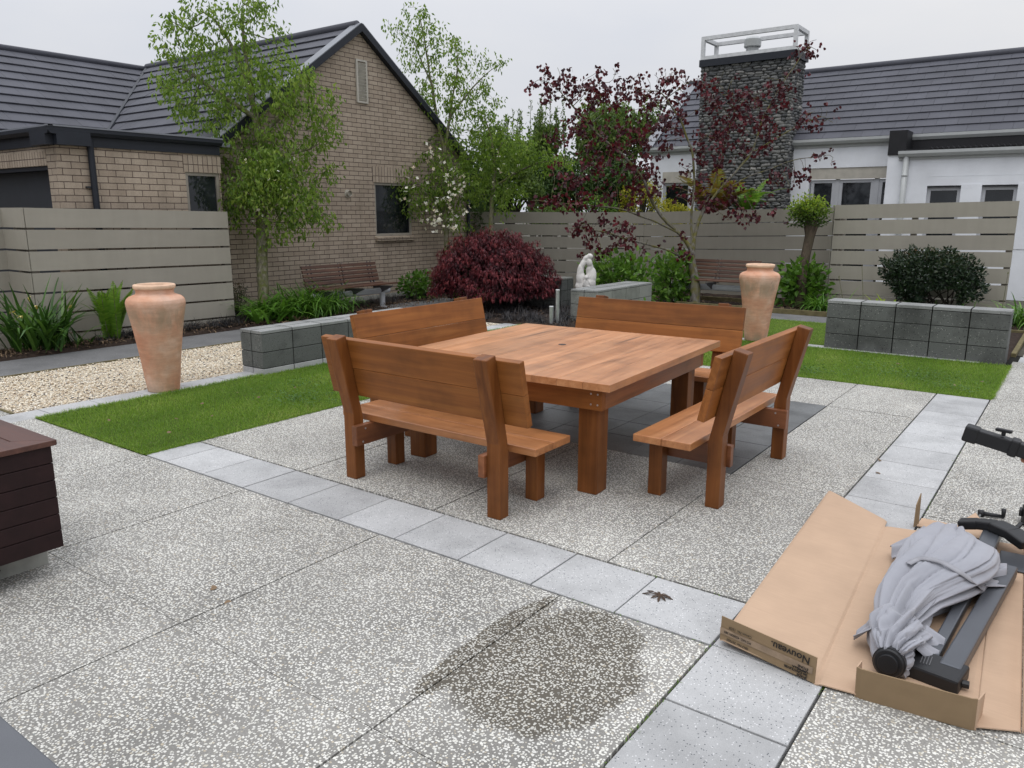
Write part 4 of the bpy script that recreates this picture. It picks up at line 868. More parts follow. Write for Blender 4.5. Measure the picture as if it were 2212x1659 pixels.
# ================================================================== SLATTED BENCHES
def slatted_bench(loc, rz, label, Lh=.86):
    b = empty('slatted_bench', loc, label, 'bench', 'slatted hardwood and steel benches', rz)
    for sx in (-1, 1):
        mb = MB(); mb.tube([(sx*(Lh-.10), .0, 0), (sx*(Lh-.10), 0, .31)], .052, 18); mb.tube([(sx*(Lh-.10), 0, 0), (sx*(Lh-.10), 0, .012)], .085, 18); mb.build('leg', M['silver'], b, smooth=False)
    mb = MB(); mb.tube([(-Lh-.06, 0, .305), (Lh+.06, 0, .305)], .057, 20); mb.build('beam', M['silver'], b, smooth=False)
    for x in (-Lh+.16, 0, Lh-.16):
        mb = MB(); mb.ext([(-.16, .36), (-.12, .30), (.0, .25), (.10, .30), (.34, .40), (.34, .415), (-.16, .395)], 'x', x-.012, x+.012)
        mb.ext([(-.17, .37), (-.215, .50), (-.285, .82), (-.27, .83), (-.19, .505), (-.13, .39)], 'x', x-.05, x-.03); mb.ext([(-.17, .37), (-.215, .50), (-.285, .82), (-.27, .83), (-.19, .505), (-.13, .39)], 'x', x+.03, x+.05)
        mb.build('bracket', M['cast'] if x else M['cast'], b)
    for i in range(5):
        mb = MB(); v = -.10+i*.095; z = .418+.018*abs(i-1.5)/2
        for s0, s1 in ((-Lh, -.006), (.006, Lh)): mb.bb((s0, v-.040, z), (s1, v+.040, z+.026))
        mb.build('seat_slat', M['slat'], b, bevel=.004)
    for i in range(5):
        z = .512+i*.069; v = -.185-(z-.5)*.29; R = np.array([[1, 0, 0], [0, math.cos(.27), math.sin(.27)], [0, -math.sin(.27), math.cos(.27)]]).T; mb = MB()
        for s0, s1 in ((-Lh, -.006), (.006, Lh)): mb.box(((s0+s1)/2, v, z), (s1-s0, .026, .053), R)
        mb.build('back_slat', M['slat'], b, bevel=.004)
    return b
slatted_bench((-9.47, 6.72, 0), RAD(-90), 'slatted hardwood bench on grey steel legs against the brick wall', .86)
slatted_bench((-4.72, 11.55, .02), RAD(180), 'slatted hardwood bench behind the redbud trunk, in front of the long fence', .82)

# ================================================================== BOLLARDS, STATUE
for (x, y, r, h, lb) in ((-5.585, 7.45, .031, .545, 'tall slim stainless steel bollard beside the black grass'), (-5.60, 7.30, .033, .30, 'short polished steel bollard at the foot of the tall one')):
    o = empty('steel_bollard', (x, y, 0), lb, 'bollard', 'steel bollards by the maple bed')
    mb = MB(); mb.tube([(0, 0, 0), (0, 0, h-.012)], r, 20, False); mb.build('post', M['steel'], o, smooth=True)
    mb = MB(); mb.lathe([(r+.0015, h-.014), (r+.002, h-.004), (r-.004, h), (.001, h+.001)], n=20); mb.build('cap', M['galv'], o)
st = empty('statue', (-6.02, 9.05, .0), 'white cast stone statue of an abstract mother bending over her child', 'statue')
mb = MB(); mb.bb((-.19, -.15, 0), (.19, .15, .40)); mb.build('plinth', M['blockold'], st)
def skinobj(name, verts, edges, radii, m, parent, sub=2, root=0):
    me = bpy.data.meshes.new(name); me.from_pydata([tuple(map(float, v)) for v in verts], edges, []); me.materials.append(m)
    o = bpy.data.objects.new(name, me); COL.objects.link(o); o.parent = parent
    sk = o.modifiers.new('skin', 'SKIN'); sk.use_smooth_shade = True
    for i, r in enumerate(radii):
        rr = (r, r) if isinstance(r, (int, float)) else r
        me.skin_vertices[0].data[i].radius = rr; me.skin_vertices[0].data[i].use_root = (i == root)
    if sub:
        ss = o.modifiers.new('sub', 'SUBSURF'); ss.levels = sub; ss.render_levels = sub
    return o
def blob(name, parts, m, parent, sub=0):
    """smooth union of ellipsoids through remesh; parts = (centre, radii, zrot/yrot)"""
    mb = MB()
    for c, r, ry in parts:
        n1, n2 = 18, 12; V = []; F = []
        for i in range(n2+1):
            p = math.pi*i/n2
            for j in range(n1):
                t = 2*math.pi*j/n1; V.append((r[0]*math.sin(p)*math.cos(t), r[1]*math.sin(p)*math.sin(t), r[2]*math.cos(p)))
        for i in range(n2):
            for j in range(n1): F.append((i*n1+j, (i+1)*n1+j, (i+1)*n1+(j+1) % n1, i*n1+(j+1) % n1))
        V = np.array(V); cc, s = math.cos(ry), math.sin(ry); R = np.array([[cc, 0, s], [0, 1, 0], [-s, 0, cc]]); mb.add(V@R.T+np.array(c), F)
    o = mb.build(name, m, parent, smooth=True)
    rm = o.modifiers.new('remesh', 'REMESH'); rm.mode = 'VOXEL'; rm.voxel_size = .009; rm.use_smooth_shade = True
    sm = o.modifiers.new('smooth', 'SMOOTH'); sm.factor = .5; sm.iterations = 4
    return o
# facing -y roughly; x to the right in the picture
st.rotation_euler = (0, 0, RAD(38))
blob('figure', [((-.05, 0, .46), (.15, .10, .13), 0), ((-.10, 0, .56), (.085, .085, .19), -.10), ((-.115, 0, .70), (.06, .07, .16), .10), ((-.075, 0, .84), (.05, .055, .12), .42), ((-.015, -.005, .945), (.045, .05, .075), .95),
    ((.045, -.01, .975), (.055, .055, .048), .35), ((.07, 0, .60), (.095, .085, .19), .16), ((.045, 0, .75), (.06, .06, .11), .3), ((.035, -.02, .865), (.055, .055, .075), -.25), ((.06, -.01, .50), (.10, .09, .14), 0)], M['statue'], st)
blob('child', [((-.01, -.085, .50), (.075, .04, .085), 0), ((-.02, -.095, .615), (.042, .035, .042), 0), ((.03, -.105, .53), (.022, .022, .07), -.5), ((-.055, -.105, .53), (.02, .02, .075), .3), ((.015, -.11, .46), (.06, .022, .025), .5)], M['statue'], st)

# ================================================================== LEFT DECK BOX, GREY TABLE
bx = empty('timber_box', (-3.4, -1.8, 0), 'dark maroon timber storage box on concrete feet at the left edge', 'storage box'); BO = bx.location
X0, X1, Y0, Y1 = -4.05, -2.765, -2.75, -1.242; nbd = 6; hb = (.645-.14)/nbd
mb = MB()
for i in range(nbd):
    z0, z1 = .14+i*hb+.0015, .14+(i+1)*hb-.0015
    mb.bb((X1-.02, Y0, z0), (X1, Y1-.0, z1)); mb.bb((X0, Y1-.022, z0), (X1-.021, Y1-.002, z1)); mb.bb((X0, Y0, z0), (X0+.02, Y1-.022, z1)); mb.bb((X0+.02, Y0, z0), (X1-.021, Y0+.02, z1))
mb.build('side_boards', M['deck'], bx, BO, bevel=.003)
mb = MB(); o_ = .02; zt = .673
for P in ([(X1+o_, Y1+o_), (X1+o_, Y0-o_), (X1-.12, Y0+.12), (X1-.12, Y1-.12)], [(X0-o_, Y1+o_), (X1+o_, Y1+o_), (X1-.12, Y1-.12), (X0+.12, Y1-.12)], [(X0-o_, Y0-o_), (X0-o_, Y1+o_), (X0+.12, Y1-.12), (X0+.12, Y0+.12)], [(X1+o_, Y0-o_), (X0-o_, Y0-o_), (X0+.12, Y0+.12), (X1-.12, Y0+.12)]):
    c0 = np.mean(P, 0); mb.ext([tuple(c0+(np.array(p)-c0)*.997) for p in P], 'z', zt-.026, zt)
for i in range(8): a = X0+.123+i*.1306; mb.bb((a, Y0+.123, zt-.026), (a+.1276, Y1-.123, zt-.0015))
mb.build('lid', M['decktop'], bx, BO, bevel=.0025)
mb = MB(); mb.bb((X0+.2, Y0+.15, -.02), (X1-.19, Y1-.0-.0, .139)); mb.build('concrete_foot', M['concrete'], bx, BO, bevel=.006)
for i in range(nbd):
    for dz in (.022, hb-.022):
        mb = MB(); yy = Y1-.06; mb.tube([(X1-.001, yy-.012*(i % 2), .14+i*hb+dz), (X1+.0012, yy-.012*(i % 2), .14+i*hb+dz)], .0045, 8); mb.build('screw', M['deck'], bx, BO)
mb = MB(); mb.tube([(-2.95, -1.50, .10), (-2.93, -1.47, .055), (-2.93, -1.50, .012), (-2.96, -1.7, .008), (-3.0, -2.0, .008)], .006, 8); tag(mb.build('power_cable', M['black'], smooth=True), 'thin black cable hanging under the maroon timber box', 'cable')
gt = empty('side_table', (-.95, -2.7, 0), 'smooth slate grey tabletop corner at the bottom left of the photo', 'table')
mb = MB(); mb.bb((-.85, -.45, .672), (.80, .432, .70)); mb.build('tabletop', M['greytop'], gt, bevel=.004)
for sx in (-.8, .74):
    for sy in (-.41, .38): mb = MB(); mb.bb((sx, sy, 0), (sx+.045, sy+.045, .671)); mb.build('leg', M['greytop'], gt, bevel=.003)

# ================================================================== CARDBOARD, PARASOL
cb = empty('cardboard_carton', (.6, .9, 0), 'large brown cardboard carton opened flat on the paving with a parasol on it', 'cardboard box'); CO = cb.location
def panel(name, P, m, t=.005, parent=None, nx=10, ny=14, amp=.0025, sub=None):
    """slightly wavy cardboard panel over quad P (counter-clockwise from above)"""
    P = np.array(P, float); nx = nx*3 if nx >= 8 else nx; us = np.linspace(0, 1, nx+1); vs = np.linspace(0, 1, ny+1); V = []
    nn = np.cross(P[1]-P[0], P[3]-P[0]); nn /= np.linalg.norm(nn); ph = rng.uniform(0, 6, 4)
    for v in vs:
        for u in us:
            p = (P[0]*(1-u)+P[1]*u)*(1-v)+(P[3]*(1-u)+P[2]*u)*v
            w = amp*min(1, 5*u, 5*(1-u))*min(1, 8*v, 8*(1-v))*(math.sin(u*5+ph[0])*math.sin(v*6+ph[1])+.5*math.sin(u*9+v*4+ph[2])); w += (.006 if nx > 8 and t > .0045 else 0)*min(1, u*26, (1-u)*26); V.append(p+nn*w)
    V = np.array(V); k = len(V); w = nx+1; F = [(j*w+i, j*w+i+1, (j+1)*w+i+1, (j+1)*w+i) for j in range(ny) for i in range(nx)]
    V = np.vstack([V, V-nn*t]); F = F+[tuple(a+k for a in f[::-1]) for f in F]
    ring = [i for i in range(w)]+[j*w+nx for j in range(1, ny+1)]+[ny*w+i for i in range(nx-1, -1, -1)]+[j*w for j in range(ny-1, 0, -1)]
    F += [(a, a+k, b+k, b) for a, b in zip(ring, ring[1:]+ring[:1])]
    return mkobj(name, V, F, m, parent or cb, org=CO)
c1b, c1t = np.array((.424, -.040, .012)), np.array((.318, 1.79, .012)); c2b, c2t = np.array((.929, .014, .010)), np.array((.83, 1.80, .010))
L0 = onz(1554.7, 1381, .028); RB = onz(1761.3, 1477.7, .006); L1 = onz(1790, 1060, .045); c1t2 = onz(1916, 1127, .014)
panel('left_panel', [L0, RB, c1t2, L1], M['card'], amp=.005)
panel('middle_panel', [RB, c2b, c2t+(0, .03, 0), c1t2-(0, .09, .0)], M['card'], amp=.002)
c3b, c3t = np.array((1.058, .082, .008)), np.array((.955, 1.86, .008))
panel('right_panel', [c2b, c3b, c3t, c2t+(0, .03, 0)], M['card'], amp=.002)
panel('right_side_panel', [c3b+(.002, 0, 0), c3b+(.12, .02, .20), c3t+(.12, .02, .20), c3t+(.002, 0, 0)], M['card'], amp=.004)
# printed end flap, standing
fl = [L0, RB-(.004, 0, 0), RB+(-.004, .008, .102), L0+(0, .008, .100)]
fp = panel('printed_flap', fl, M['cardout'], t=.004, nx=10, ny=3, amp=.002)
fa, fb_, fd = np.array(fl[0]), np.array(fl[1]), np.array(fl[3]); fu = unit(fb_-fa); fn = unit(np.cross(fb_-fa, fd-fa)); fv = np.cross(fn, fu)
if fn[1] > 0: fn = -fn
FW = np.linalg.norm(fb_-fa); FH = .10
def print_text(txt, u, v, size, parent, name='printed_text', bold=False, sp=1.):
    """upside-down lettering: u from the flap's left end, v up from its lower edge"""
    cu = bpy.data.curves.new('t', 'FONT'); cu.body = txt; cu.size = size; cu.align_x = 'LEFT'; cu.space_line = .95; cu.space_character = sp; cu.extrude = .0002; cu.offset = .0006 if bold else .0002
    o = bpy.data.objects.new('t', cu); COL.objects.link(o); bpy.context.view_layer.update()
    me = bpy.data.meshes.new_from_object(o.evaluated_get(bpy.context.evaluated_depsgraph_get())); bpy.data.objects.remove(o)
    X = -fu; Z = fn; Y = np.cross(Z, X); p = fa+fu*u+fvv*v+fn*.0045
    V = np.array([vv.co[:] for vv in me.vertices]); V = p+V[:, :1]*X+V[:, 1:2]*Y+V[:, 2:]*Z-np.array(CO)
    me.vertices.foreach_set('co', V.ravel()); me.materials.clear(); me.materials.append(M['ink']); me.update()
    q = bpy.data.objects.new(name, me); COL.objects.link(q); q.parent = parent; return q
fvv = unit(np.array(fl[3])+np.array(fl[2])-fa-fb_)
print_text('Nouveau.', FW-.022, .092, .040, fp, 'brand_lettering', True)
print_text('SHADE\n3m CANTILEVER\nUMBRELLA\nSTONE', FW-.028, .012, .0125, fp, 'product_lettering', True)
print_text('SKU No. 337265', .125, .020, .0135, fp, 'small_lettering'); print_text('PO NO. 4500001385', .135, .047, .0135, fp, 'small_lettering'); print_text('Carton No. 12/25', .135, .072, .0135, fp, 'small_lettering')
q0 = fa+fvv*.030+fn*.004; mb = MB(); mb.slab([q0+fu*.0, q0+fu*(FW-.01)+fvv*.004, q0+fu*(FW-.01)+fvv*.030, q0+fvv*.026][::(1 if np.dot(np.cross(fu, fvv), fn) > 0 else -1)], .0006); mb.build('packing_tape', M['tape'], fp, CO)
# near end flap of the middle panel with small returns
e0, e1 = onz(1846.4, 1504.3, 0.), onz(2104.7, 1577.7, 0.); up = np.array((-.002, -.006, .120))
panel('end_flap', [e0, e1, e1+up, e0+up], M['cardout'], t=.005, nx=8, ny=4, amp=.001)
panel('end_flap', [e1+(.004, 0, 0), e1+(.012, .10, .0), e1+(.014, .055, .12), e1+up+(.004, 0, 0)], M['card'], t=.004, nx=3, ny=3, amp=.0)
panel('end_flap', [e0+(-.004, .09, .02), e0+(-.002, .002, 0), e0+up+(-.002, .002, 0), e0+(0, .05, .12)], M['card'], t=.004, nx=3, ny=3, amp=.0)
# far end scraps
g0 = np.array((.443, 1.80, .01)); panel('torn_flap', [g0, g0+(.012, .07, 0), g0+(.004, .10, .17), g0+(-.003, .03, .12)], M['cardout'], t=.005, nx=3, ny=3, amp=.001)
panel('end_flap', [(.45, 1.83, .012), (.84, 1.84, .012), (.83, 1.95, .022), (.455, 1.96, .016)], M['card'], t=.005, nx=5, ny=3, amp=.002)
panel('torn_flap', [(.665, 2.06, .035), (.735, 1.92, .012), (.775, 1.99, .02), (.70, 2.12, .055)], M['card'], t=.005, nx=3, ny=3, amp=.002)

M['strapcloth'] = plain('grey_strap', (.30, .30, .32), .8)
pa = empty('folded_parasol', (.66, .9, .012), 'folded pale grey cantilever parasol lying on the opened carton', 'parasol'); PO = pa.location
# body outline at working height: y, xl, xr, top z
ax = np.array([(.165, .585, .688, .125), (.225, .560, .705, .15), (.30, .540, .715, .15), (.38, .520, .725, .165), (.45, .535, .695, .145), (.54, .510, .705, .155), (.68, .480, .725, .165), (.85, .470, .795, .18), (1.0, .480, .845, .185), (1.15, .485, .872, .18), (1.30, .475, .875, .165), (1.42, .488, .862, .150), (1.54, .515, .775, .13), (1.64, .535, .735, .12), (1.70, .560, .690, .09)])
from mathutils import noise as mnoise
ns_, nt_ = 170, 220; V = np.zeros((ns_+1, nt_, 3)); sgrid = np.linspace(0, 1, ns_+1); yy = np.interp(sgrid, np.linspace(0, 1, len(ax)), ax[:, 0])
for i, y in enumerate(yy):
    xl, xr, zt = [np.interp(y, ax[:, 0], ax[:, k]) for k in (1, 2, 3)]; cx = (xl+xr)/2; a = (xr-xl)/2; b = zt/2; s = sgrid[i]
    for j in range(nt_):
        th = 2*math.pi*j/nt_; ct, sn = math.cos(th), math.sin(th)
        x = a*np.sign(ct)*abs(ct)**.9; z = b*np.sign(sn)*abs(sn)**.8
        # folds: long creases converging towards the lower end, swirling slightly
        ph = th*1.0+2.1*s+.3*math.sin(5*s)
        q = Vector((math.cos(ph)*1.5, math.sin(ph)*1.5, s*.95)); wq = mnoise.noise(q*1.1+Vector((7, 3, s*2)))*.5
        n1 = abs(mnoise.noise(q*1.05+Vector((wq, 0, 1.3)))); n2 = abs(mnoise.noise(q*2.4+Vector((3, wq*2, 5)))); n3 = abs(mnoise.noise(q*5.2+Vector((9, 1, wq*3))))
        f = min(1, n1*2.9)**.62+.42*min(1, n2*3.2)**.6*(1-.75*np.clip((s-.62)/.2, 0, 1))+.05*min(1, n3*3)
        amp = .040*(1.0-.30*np.clip((s-.55)/.3, 0, 1))
        bun = (abs(mnoise.noise(Vector((ct*2.2, sn*2.2, s*11))))*.036-.006)*np.clip(1-s/.34, 0, 1)
        k = 1+(f-1.05)*amp/max(.06, (a+b)/2*.9)+bun/.09
        V[i, j] = (cx+x*k, y+.012*math.sin(th*5+9*s), max(.016, b+z*k+.014))
Vf = V.reshape(-1, 3); F = [(i*nt_+j, i*nt_+(j+1) % nt_, (i+1)*nt_+(j+1) % nt_, (i+1)*nt_+j) for i in range(ns_) for j in range(nt_)]+[tuple(range(nt_))[::-1], tuple(ns_*nt_+j for j in range(nt_))]
mkobj('canopy', Vf, F, M['cloth'], pa, smooth=True, org=PO)
def drape(name, P, folds=4, amp=.012, n=26, m_=16, t=.0012):
    P = np.array(P, float); V = []; F = []
    for i in range(m_+1):
        v = i/m_
        for j in range(n+1):
            u = j/n; p = (P[0]*(1-u)+P[1]*u)*(1-v)+(P[3]*(1-u)+P[2]*u)*v
            p = p+np.array((0, 0, 1))*amp*(math.sin(u*folds*math.pi+v*1.5)*(.35+.65*v)+.4*math.sin(u*folds*2.3*math.pi+1)); p[2] = max(p[2], .016); V.append(p)
    w = n+1; F = [(i*w+j, i*w+j+1, (i+1)*w+j+1, (i+1)*w+j) for i in range(m_) for j in range(n)]
    o = mkobj(name, V, F, M['cloth'], pa, smooth=True, org=PO); so_ = o.modifiers.new('t', 'SOLIDIFY'); so_.thickness = t; return o
drape('canopy_flap', [(.52, 1.13, .10), (.50, 1.36, .13), (.41, 1.30, .085), (.45, 1.17, .045)], 3, .016)
drape('canopy_flap', [(.85, 1.02, .09), (.85, 1.28, .10), (.905, 1.38, .10), (.925, 1.10, .06)], 3, .016)
drape('canopy_flap', [(.52, .42, .10), (.535, .28, .12), (.475, .27, .06), (.47, .36, .04)], 2, .012)
drape('canopy_flap', [(.70, .48, .10), (.70, .27, .10), (.765, .30, .05), (.775, .44, .07)], 3, .014)
drape('canopy_flap', [(.50, 1.45, .12), (.66, 1.66, .12), (.60, 1.78, .06), (.50, 1.70, .05)], 3, .012)
# strap lies on the cloth
from mathutils.bvhtree import BVHTree
bvh = BVHTree.FromPolygons([tuple(v) for v in Vf], F)
def NPX(x, y): return (3300+x/2.765)/1.82278, (1900+y/2.765)/1.82278
kp = np.array([(765, 915), (870, 855), (980, 858), (1090, 885), (1190, 930), (1310, 1000), (1430, 1078), (1500, 1140), (1560, 1205)]); S_ = []
for t in np.linspace(0, len(kp)-1, 60):
    x, y = np.interp(t, range(len(kp)), kp[:, 0]), np.interp(t, range(len(kp)), kp[:, 1]); r_ = ray(*NPX(x, y)); h = bvh.ray_cast(Vector(CAM), Vector(r_).normalized())
    if h[0] is not None: S_.append(np.array(h[0]))
S_ = np.array(S_); 
for _ in range(14): S_[1:-1] = S_[1:-1]*.4+(S_[:-2]+S_[2:])*.3
S_ = S_+np.array((0, -.002, .016)); T = unit(np.gradient(S_, axis=0)); V = []
for p, t_ in zip(S_, T):
    ww = np.cross(t_, (0, -.45, 1.)); ww = ww/np.linalg.norm(ww)*.0125; V += [p-ww, p+ww]
o = mkobj('tie_strap', V, [(2*i, 2*i+1, 2*i+3, 2*i+2) for i in range(len(S_)-1)], M['strapcloth'], pa, org=PO, smooth=True); sd = o.modifiers.new('t', 'SOLIDIFY'); sd.thickness = .003
# end cap
mb = MB(); c_ = onz(1921, 1431, .072); dirn = unit(np.array((-.05, -1, .18)))
for r0, r1, a, b in ((.058, .058, -.03, .010), (.055, .049, .010, .018), (.037, .035, .018, .030)): mb.tube([c_+dirn*a, c_+dirn*b], [r0, r1], 30)
mb.build('end_cap', M['plastic'], pa, org=PO, smooth=False, bevel=.002)
def bar(a, b, w, h, m, name, parent, org, bev=.004, lat=None):
    a = np.array(a, float); b = np.array(b, float); d = unit(b-a); s = unit(np.cross(d, (0, 0, 1.))); u = np.cross(s, d); R = np.stack([s, d, u], 1)
    mb = MB(); mb.box((a+b)/2, (w, np.linalg.norm(b-a), h), R); return mb.build(name, m, parent, org=org, bevel=bev)
bar((.815, .265, .045), (.915, 1.38, .052), .075, .058, M['alu'], 'mast', pa, PO, .008)
bar((.745, .28, .045), (.79, .98, .055), .045, .045, M['alu'], 'mast', pa, PO, .006)
bar((.765, .185, .040), (.785, .33, .042), .185, .058, M['plastic'], 'mast_end', pa, PO, .010)
mb = MB()
for i in range(4): mb.box((.722+i*.010, .262, .0712), (.003, .07, .003))
mb.build('end_slots', M['cast'], pa, PO)
mb = MB(); mb.tube([(.862, .225, .04), (.885, .228, .04)], .014, 12); mb.build('knob', M['plastic'], pa, PO)
bar((.80, 1.42, .075), (.815, 1.95, .070), .082, .055, M['alu'], 'arm', pa, PO, .010)
# curved crossbar with handle
mb = MB(); P = [(.66, 1.80, .085), (.74, 1.79, .108), (.82, 1.765, .125), (.90, 1.72, .118), (.975, 1.665, .095)]
for i in range(len(P)-1):
    a, b = np.array(P[i]), np.array(P[i+1]); d = unit(b-a); s = unit(np.cross(d, (0, 0, 1.))); u = np.cross(s, d); mb.box((a+b)/2, (.105 if i > 1 else .075, np.linalg.norm(b-a)+.012, .05), np.stack([s, d, u], 1))
mb.build('crank_housing', M['plastic'], pa, PO, bevel=.012, seg=3)
mb = MB(); mb.tube([(.905, 1.80, .11), (.925, 1.86, .13), (.955, 1.86, .13), (.985, 1.75, .10)], .012, 10); mb.build('handle', M['plastic'], pa, PO, smooth=True)
mb = MB(); mb.bb((.86, 1.47, .016), (.985, 1.70, .024)); mb.build('base_plate', M['alu'], pa, PO, bevel=.003)
ck = empty('crank_handle', (.775, 2.25, 0), 'small black crank handle lying on the paving beyond the carton', 'crank handle')
mb = MB(); mb.tube([(-.055, -.012, .018), (.055, .012, .014)], [.013, .010], 10); mb.tube([(-.055, -.012, .0), (-.058, -.012, .034)], .017, 14); mb.build('lever', M['plastic'], ck, smooth=True)
mb = MB(); mb.tube([(.052, .011, .012), (.050, .013, .060)], [.009, .013], 12); mb.build('grip', M['plastic'], ck, smooth=True)
mb = MB(); mb.tube([(-.058, -.018, .012), (-.060, -.045, .012)], .006, 8); mb.build('pin', M['steel'], ck)
bf = empty('parasol_fitting', (.985, 2.29, 0), 'black round parasol base fitting standing on the paving at the right edge', 'parasol fitting')
mb = MB(); mb.lathe([(.072, 0), (.075, .004), (.075, .095), (.068, .108), (.055, .112), (.0, .112)], n=32); mb.build('socket', M['plastic'], bf, smooth=False)
mb = MB(); mb.bb((-.088, -.03, .035), (-.07, .03, .075)); mb.bb((-.055, -.095, .0), (.055, -.06, .05)); mb.build('lug', M['plastic'], bf, bevel=.006)
b2 = empty('parasol_fitting', (1.0, 1.86, 0), 'small black parasol foot half out of frame at the right edge', 'parasol fitting')
mb = MB(); mb.lathe([(.045, 0), (.047, .01), (.040, .05), (.0, .055)], n=20); mb.build('foot_disc', M['plastic'], b2, smooth=False)
# dry weed and fallen bits
dw = empty('dry_weed', (-.345, .245, .004), 'dead brown dandelion-like weed lying across a paver joint', 'dead weed')
P = np.zeros((9, 3)); P[:, 2] = .004; an = np.array([.1, .5, 1.2, 2.2, 2.9, 3.4, 4.1, 5.0, 5.7]); Dr = np.stack([np.cos(an), np.sin(an), np.full(9, .22)], 1)
V, F, kk = blades(P, unit(Dr), np.array([.07, .05, .04, .05, .09, .1, .05, .06, .05]), np.full(9, .016), np.full(9, .7), 5, seg_w=[.3, .8, .4, 1., .5, .2]); mkobj('leaves', V, F, M['mulch'], dw, rnd=np.repeat(rng.uniform(0, .35, 9), kk))
leafspots = [(-5.55, .55), (-5.3, .25), (-4.95, .62), (-5.2, 1.05), (-4.75, .85), (-4.6, .35), (-5.0, 1.5), (-4.45, 1.2), (-5.35, 1.5), (-4.7, 2.1), (-5.1, 2.0), (-4.42, .12), (-1.9, -.95), (-2.05, -.9), (.1, 5.95), (.32, 6.3), (-.35, 5.68), (-.6, 6.9), (.02, 3.02), (.06, 2.72)]
for i, (x, y) in enumerate(leafspots):
    V, F, kk = blades(np.array([(0, 0, 0.), (0, 0, 0)]), unit(np.array([(1, .3, .25), (.9, -.35, .2)])), np.array([.038, .03]), np.array([.022, .018]), np.array([.8, .5]), 3, seg_w=[.2, 1, .9, .1])
    z = .036 if (x < -4.3 or y > 5.6) else .004
    o = mkobj('fallen_leaf', V, F, M['mulch'], rnd=np.full(len(V), random.uniform(.6, 1))); o.location = (x, y, z); o.rotation_euler = (random.uniform(-.4, .4), random.uniform(-.4, .4), random.uniform(0, 6.28)); o.scale = [random.uniform(.7, 1.15)]*3
    where = 'on the left lawn' if x < -4.3 else ('on the right lawn' if y > 5.6 else ('on the aggregate slab in the left foreground' if y < 0 else 'on the right paver strip'))
    tag(o, 'small curled tan leaf fallen '+where, 'fallen leaf', 'fallen leaves '+where)
pb_ = empty('plant_pot', (-3.75, 11.25, .02), 'black plastic plant bag with a white label behind the paler urn', 'plant pot')
mb = MB(); mb.lathe([(.10, 0), (.13, .10), (.12, .19), (.11, .21), (.10, .20), (.09, .15), (0, .15)], n=14); mb.build('bag', M['black'], pb_, smooth=False)
mb = MB(); mb.box((.05, -.125, .13), (.016, .003, .15), rotz(0)); mb.build('plant_label', M['render'], pb_)

# ================================================================== PERSON AT THE RIGHT EDGE, HOLDING THE POST
A0 = at(2083, 932, 3.0); A1 = at(2250, 985, 2.86); dT = unit(A1-A0); A1 = A0+dT*.62
tb_ = empty('parasol_tube', tuple((A0+A1)/2), 'square black parasol tube held up by a hand at the right edge', 'parasol part'); TO = tb_.location
bar(A0+dT*.035, A1, .050, .052, M['plastic'], 'tube', tb_, TO, .004); bar(A0, A0+dT*.05, .058, .062, M['plastic'], 'end_cap', tb_, TO, .007)
bar(A0+dT*.155, A0+dT*.185, .060, .064, M['plastic'], 'clamp', tb_, TO, .006)
mb = MB(); pz = A0+dT*.13+np.array((0, 0, .05)); mb.box(pz, (.055, .018, .012), rotz(-.3)); mb.tube([pz-(0, 0, .02), pz], .008, 8); mb.build('clamp_lever', M['plastic'], tb_, TO, bevel=.003)
HP = A0+dT*.222; HP = HP+np.array((.02, -.0, -.0)); side = unit(np.cross(dT, (0, 0, 1.))); upv = np.cross(side, dT)
pr = empty('person', (1.48, .78, 0), 'person standing just outside the right edge, only the hand holding the black tube in view', 'person'); PP = np.array(pr.location)
sh = np.array((1.36, .72, 1.38)); el = np.array((1.30, .62, 1.08)); wr = HP+dT*.075-upv*.05+side*-.0
body = [(1.50, .80, .93), (1.50, .80, 1.15), (1.49, .79, 1.36), (1.48, .79, 1.47), (1.47, .78, 1.60), (1.47, .78, 1.70), sh, el, wr, (1.60, .98, 1.38), (1.62, 1.02, 1.10), (1.50, .95, .90),
        (1.46, .70, .88), (1.44, .68, .48), (1.46, .66, .08), (1.38, .66, .04), (1.56, .92, .88), (1.55, .92, .48), (1.58, .92, .08), (1.50, .92, .04)]
ed = [(0, 1), (1, 2), (2, 3), (3, 4), (4, 5), (2, 6), (6, 7), (7, 8), (2, 9), (9, 10), (10, 11), (0, 12), (12, 13), (13, 14), (14, 15), (0, 16), (16, 17), (17, 18), (18, 19)]
rd = [(.14, .12), (.14, .12), (.15, .11), .055, (.075, .085), (.065, .07), .055, .042, .028, .055, .042, .03, .085, .06, .045, .035, .085, .06, .045, .035]
skinobj('body', [np.array(v)-PP for v in body], ed, rd, M['skin'], pr)
skinobj('shirt', [np.array(v)-PP for v in (body[0], body[1], body[2], (1.485, .79, 1.43), sh, (sh+el)/2, body[9], (1.61, 1.0, 1.24))], [(0, 1), (1, 2), (2, 3), (2, 4), (4, 5), (2, 6), (6, 7)], [(.155, .135), (.155, .135), (.165, .125), .07, .07, .062, .07, .062], M['shirt'], pr)
skinobj('trousers', [np.array(v)-PP for v in ((1.5, .8, .98), body[12], body[13], body[14], body[16], body[17], body[18])], [(0, 1), (1, 2), (2, 3), (0, 4), (4, 5), (5, 6)], [(.16, .14), .10, .075, .062, .10, .075, .062], M['jeans'], pr)
skinobj('hair', [np.array(v)-PP for v in ((1.48, .78, 1.66), (1.49, .78, 1.73), (1.52, .79, 1.66))], [(0, 1), (0, 2)], [(.08, .09), (.085, .085), (.07, .075)], M['black'], pr)
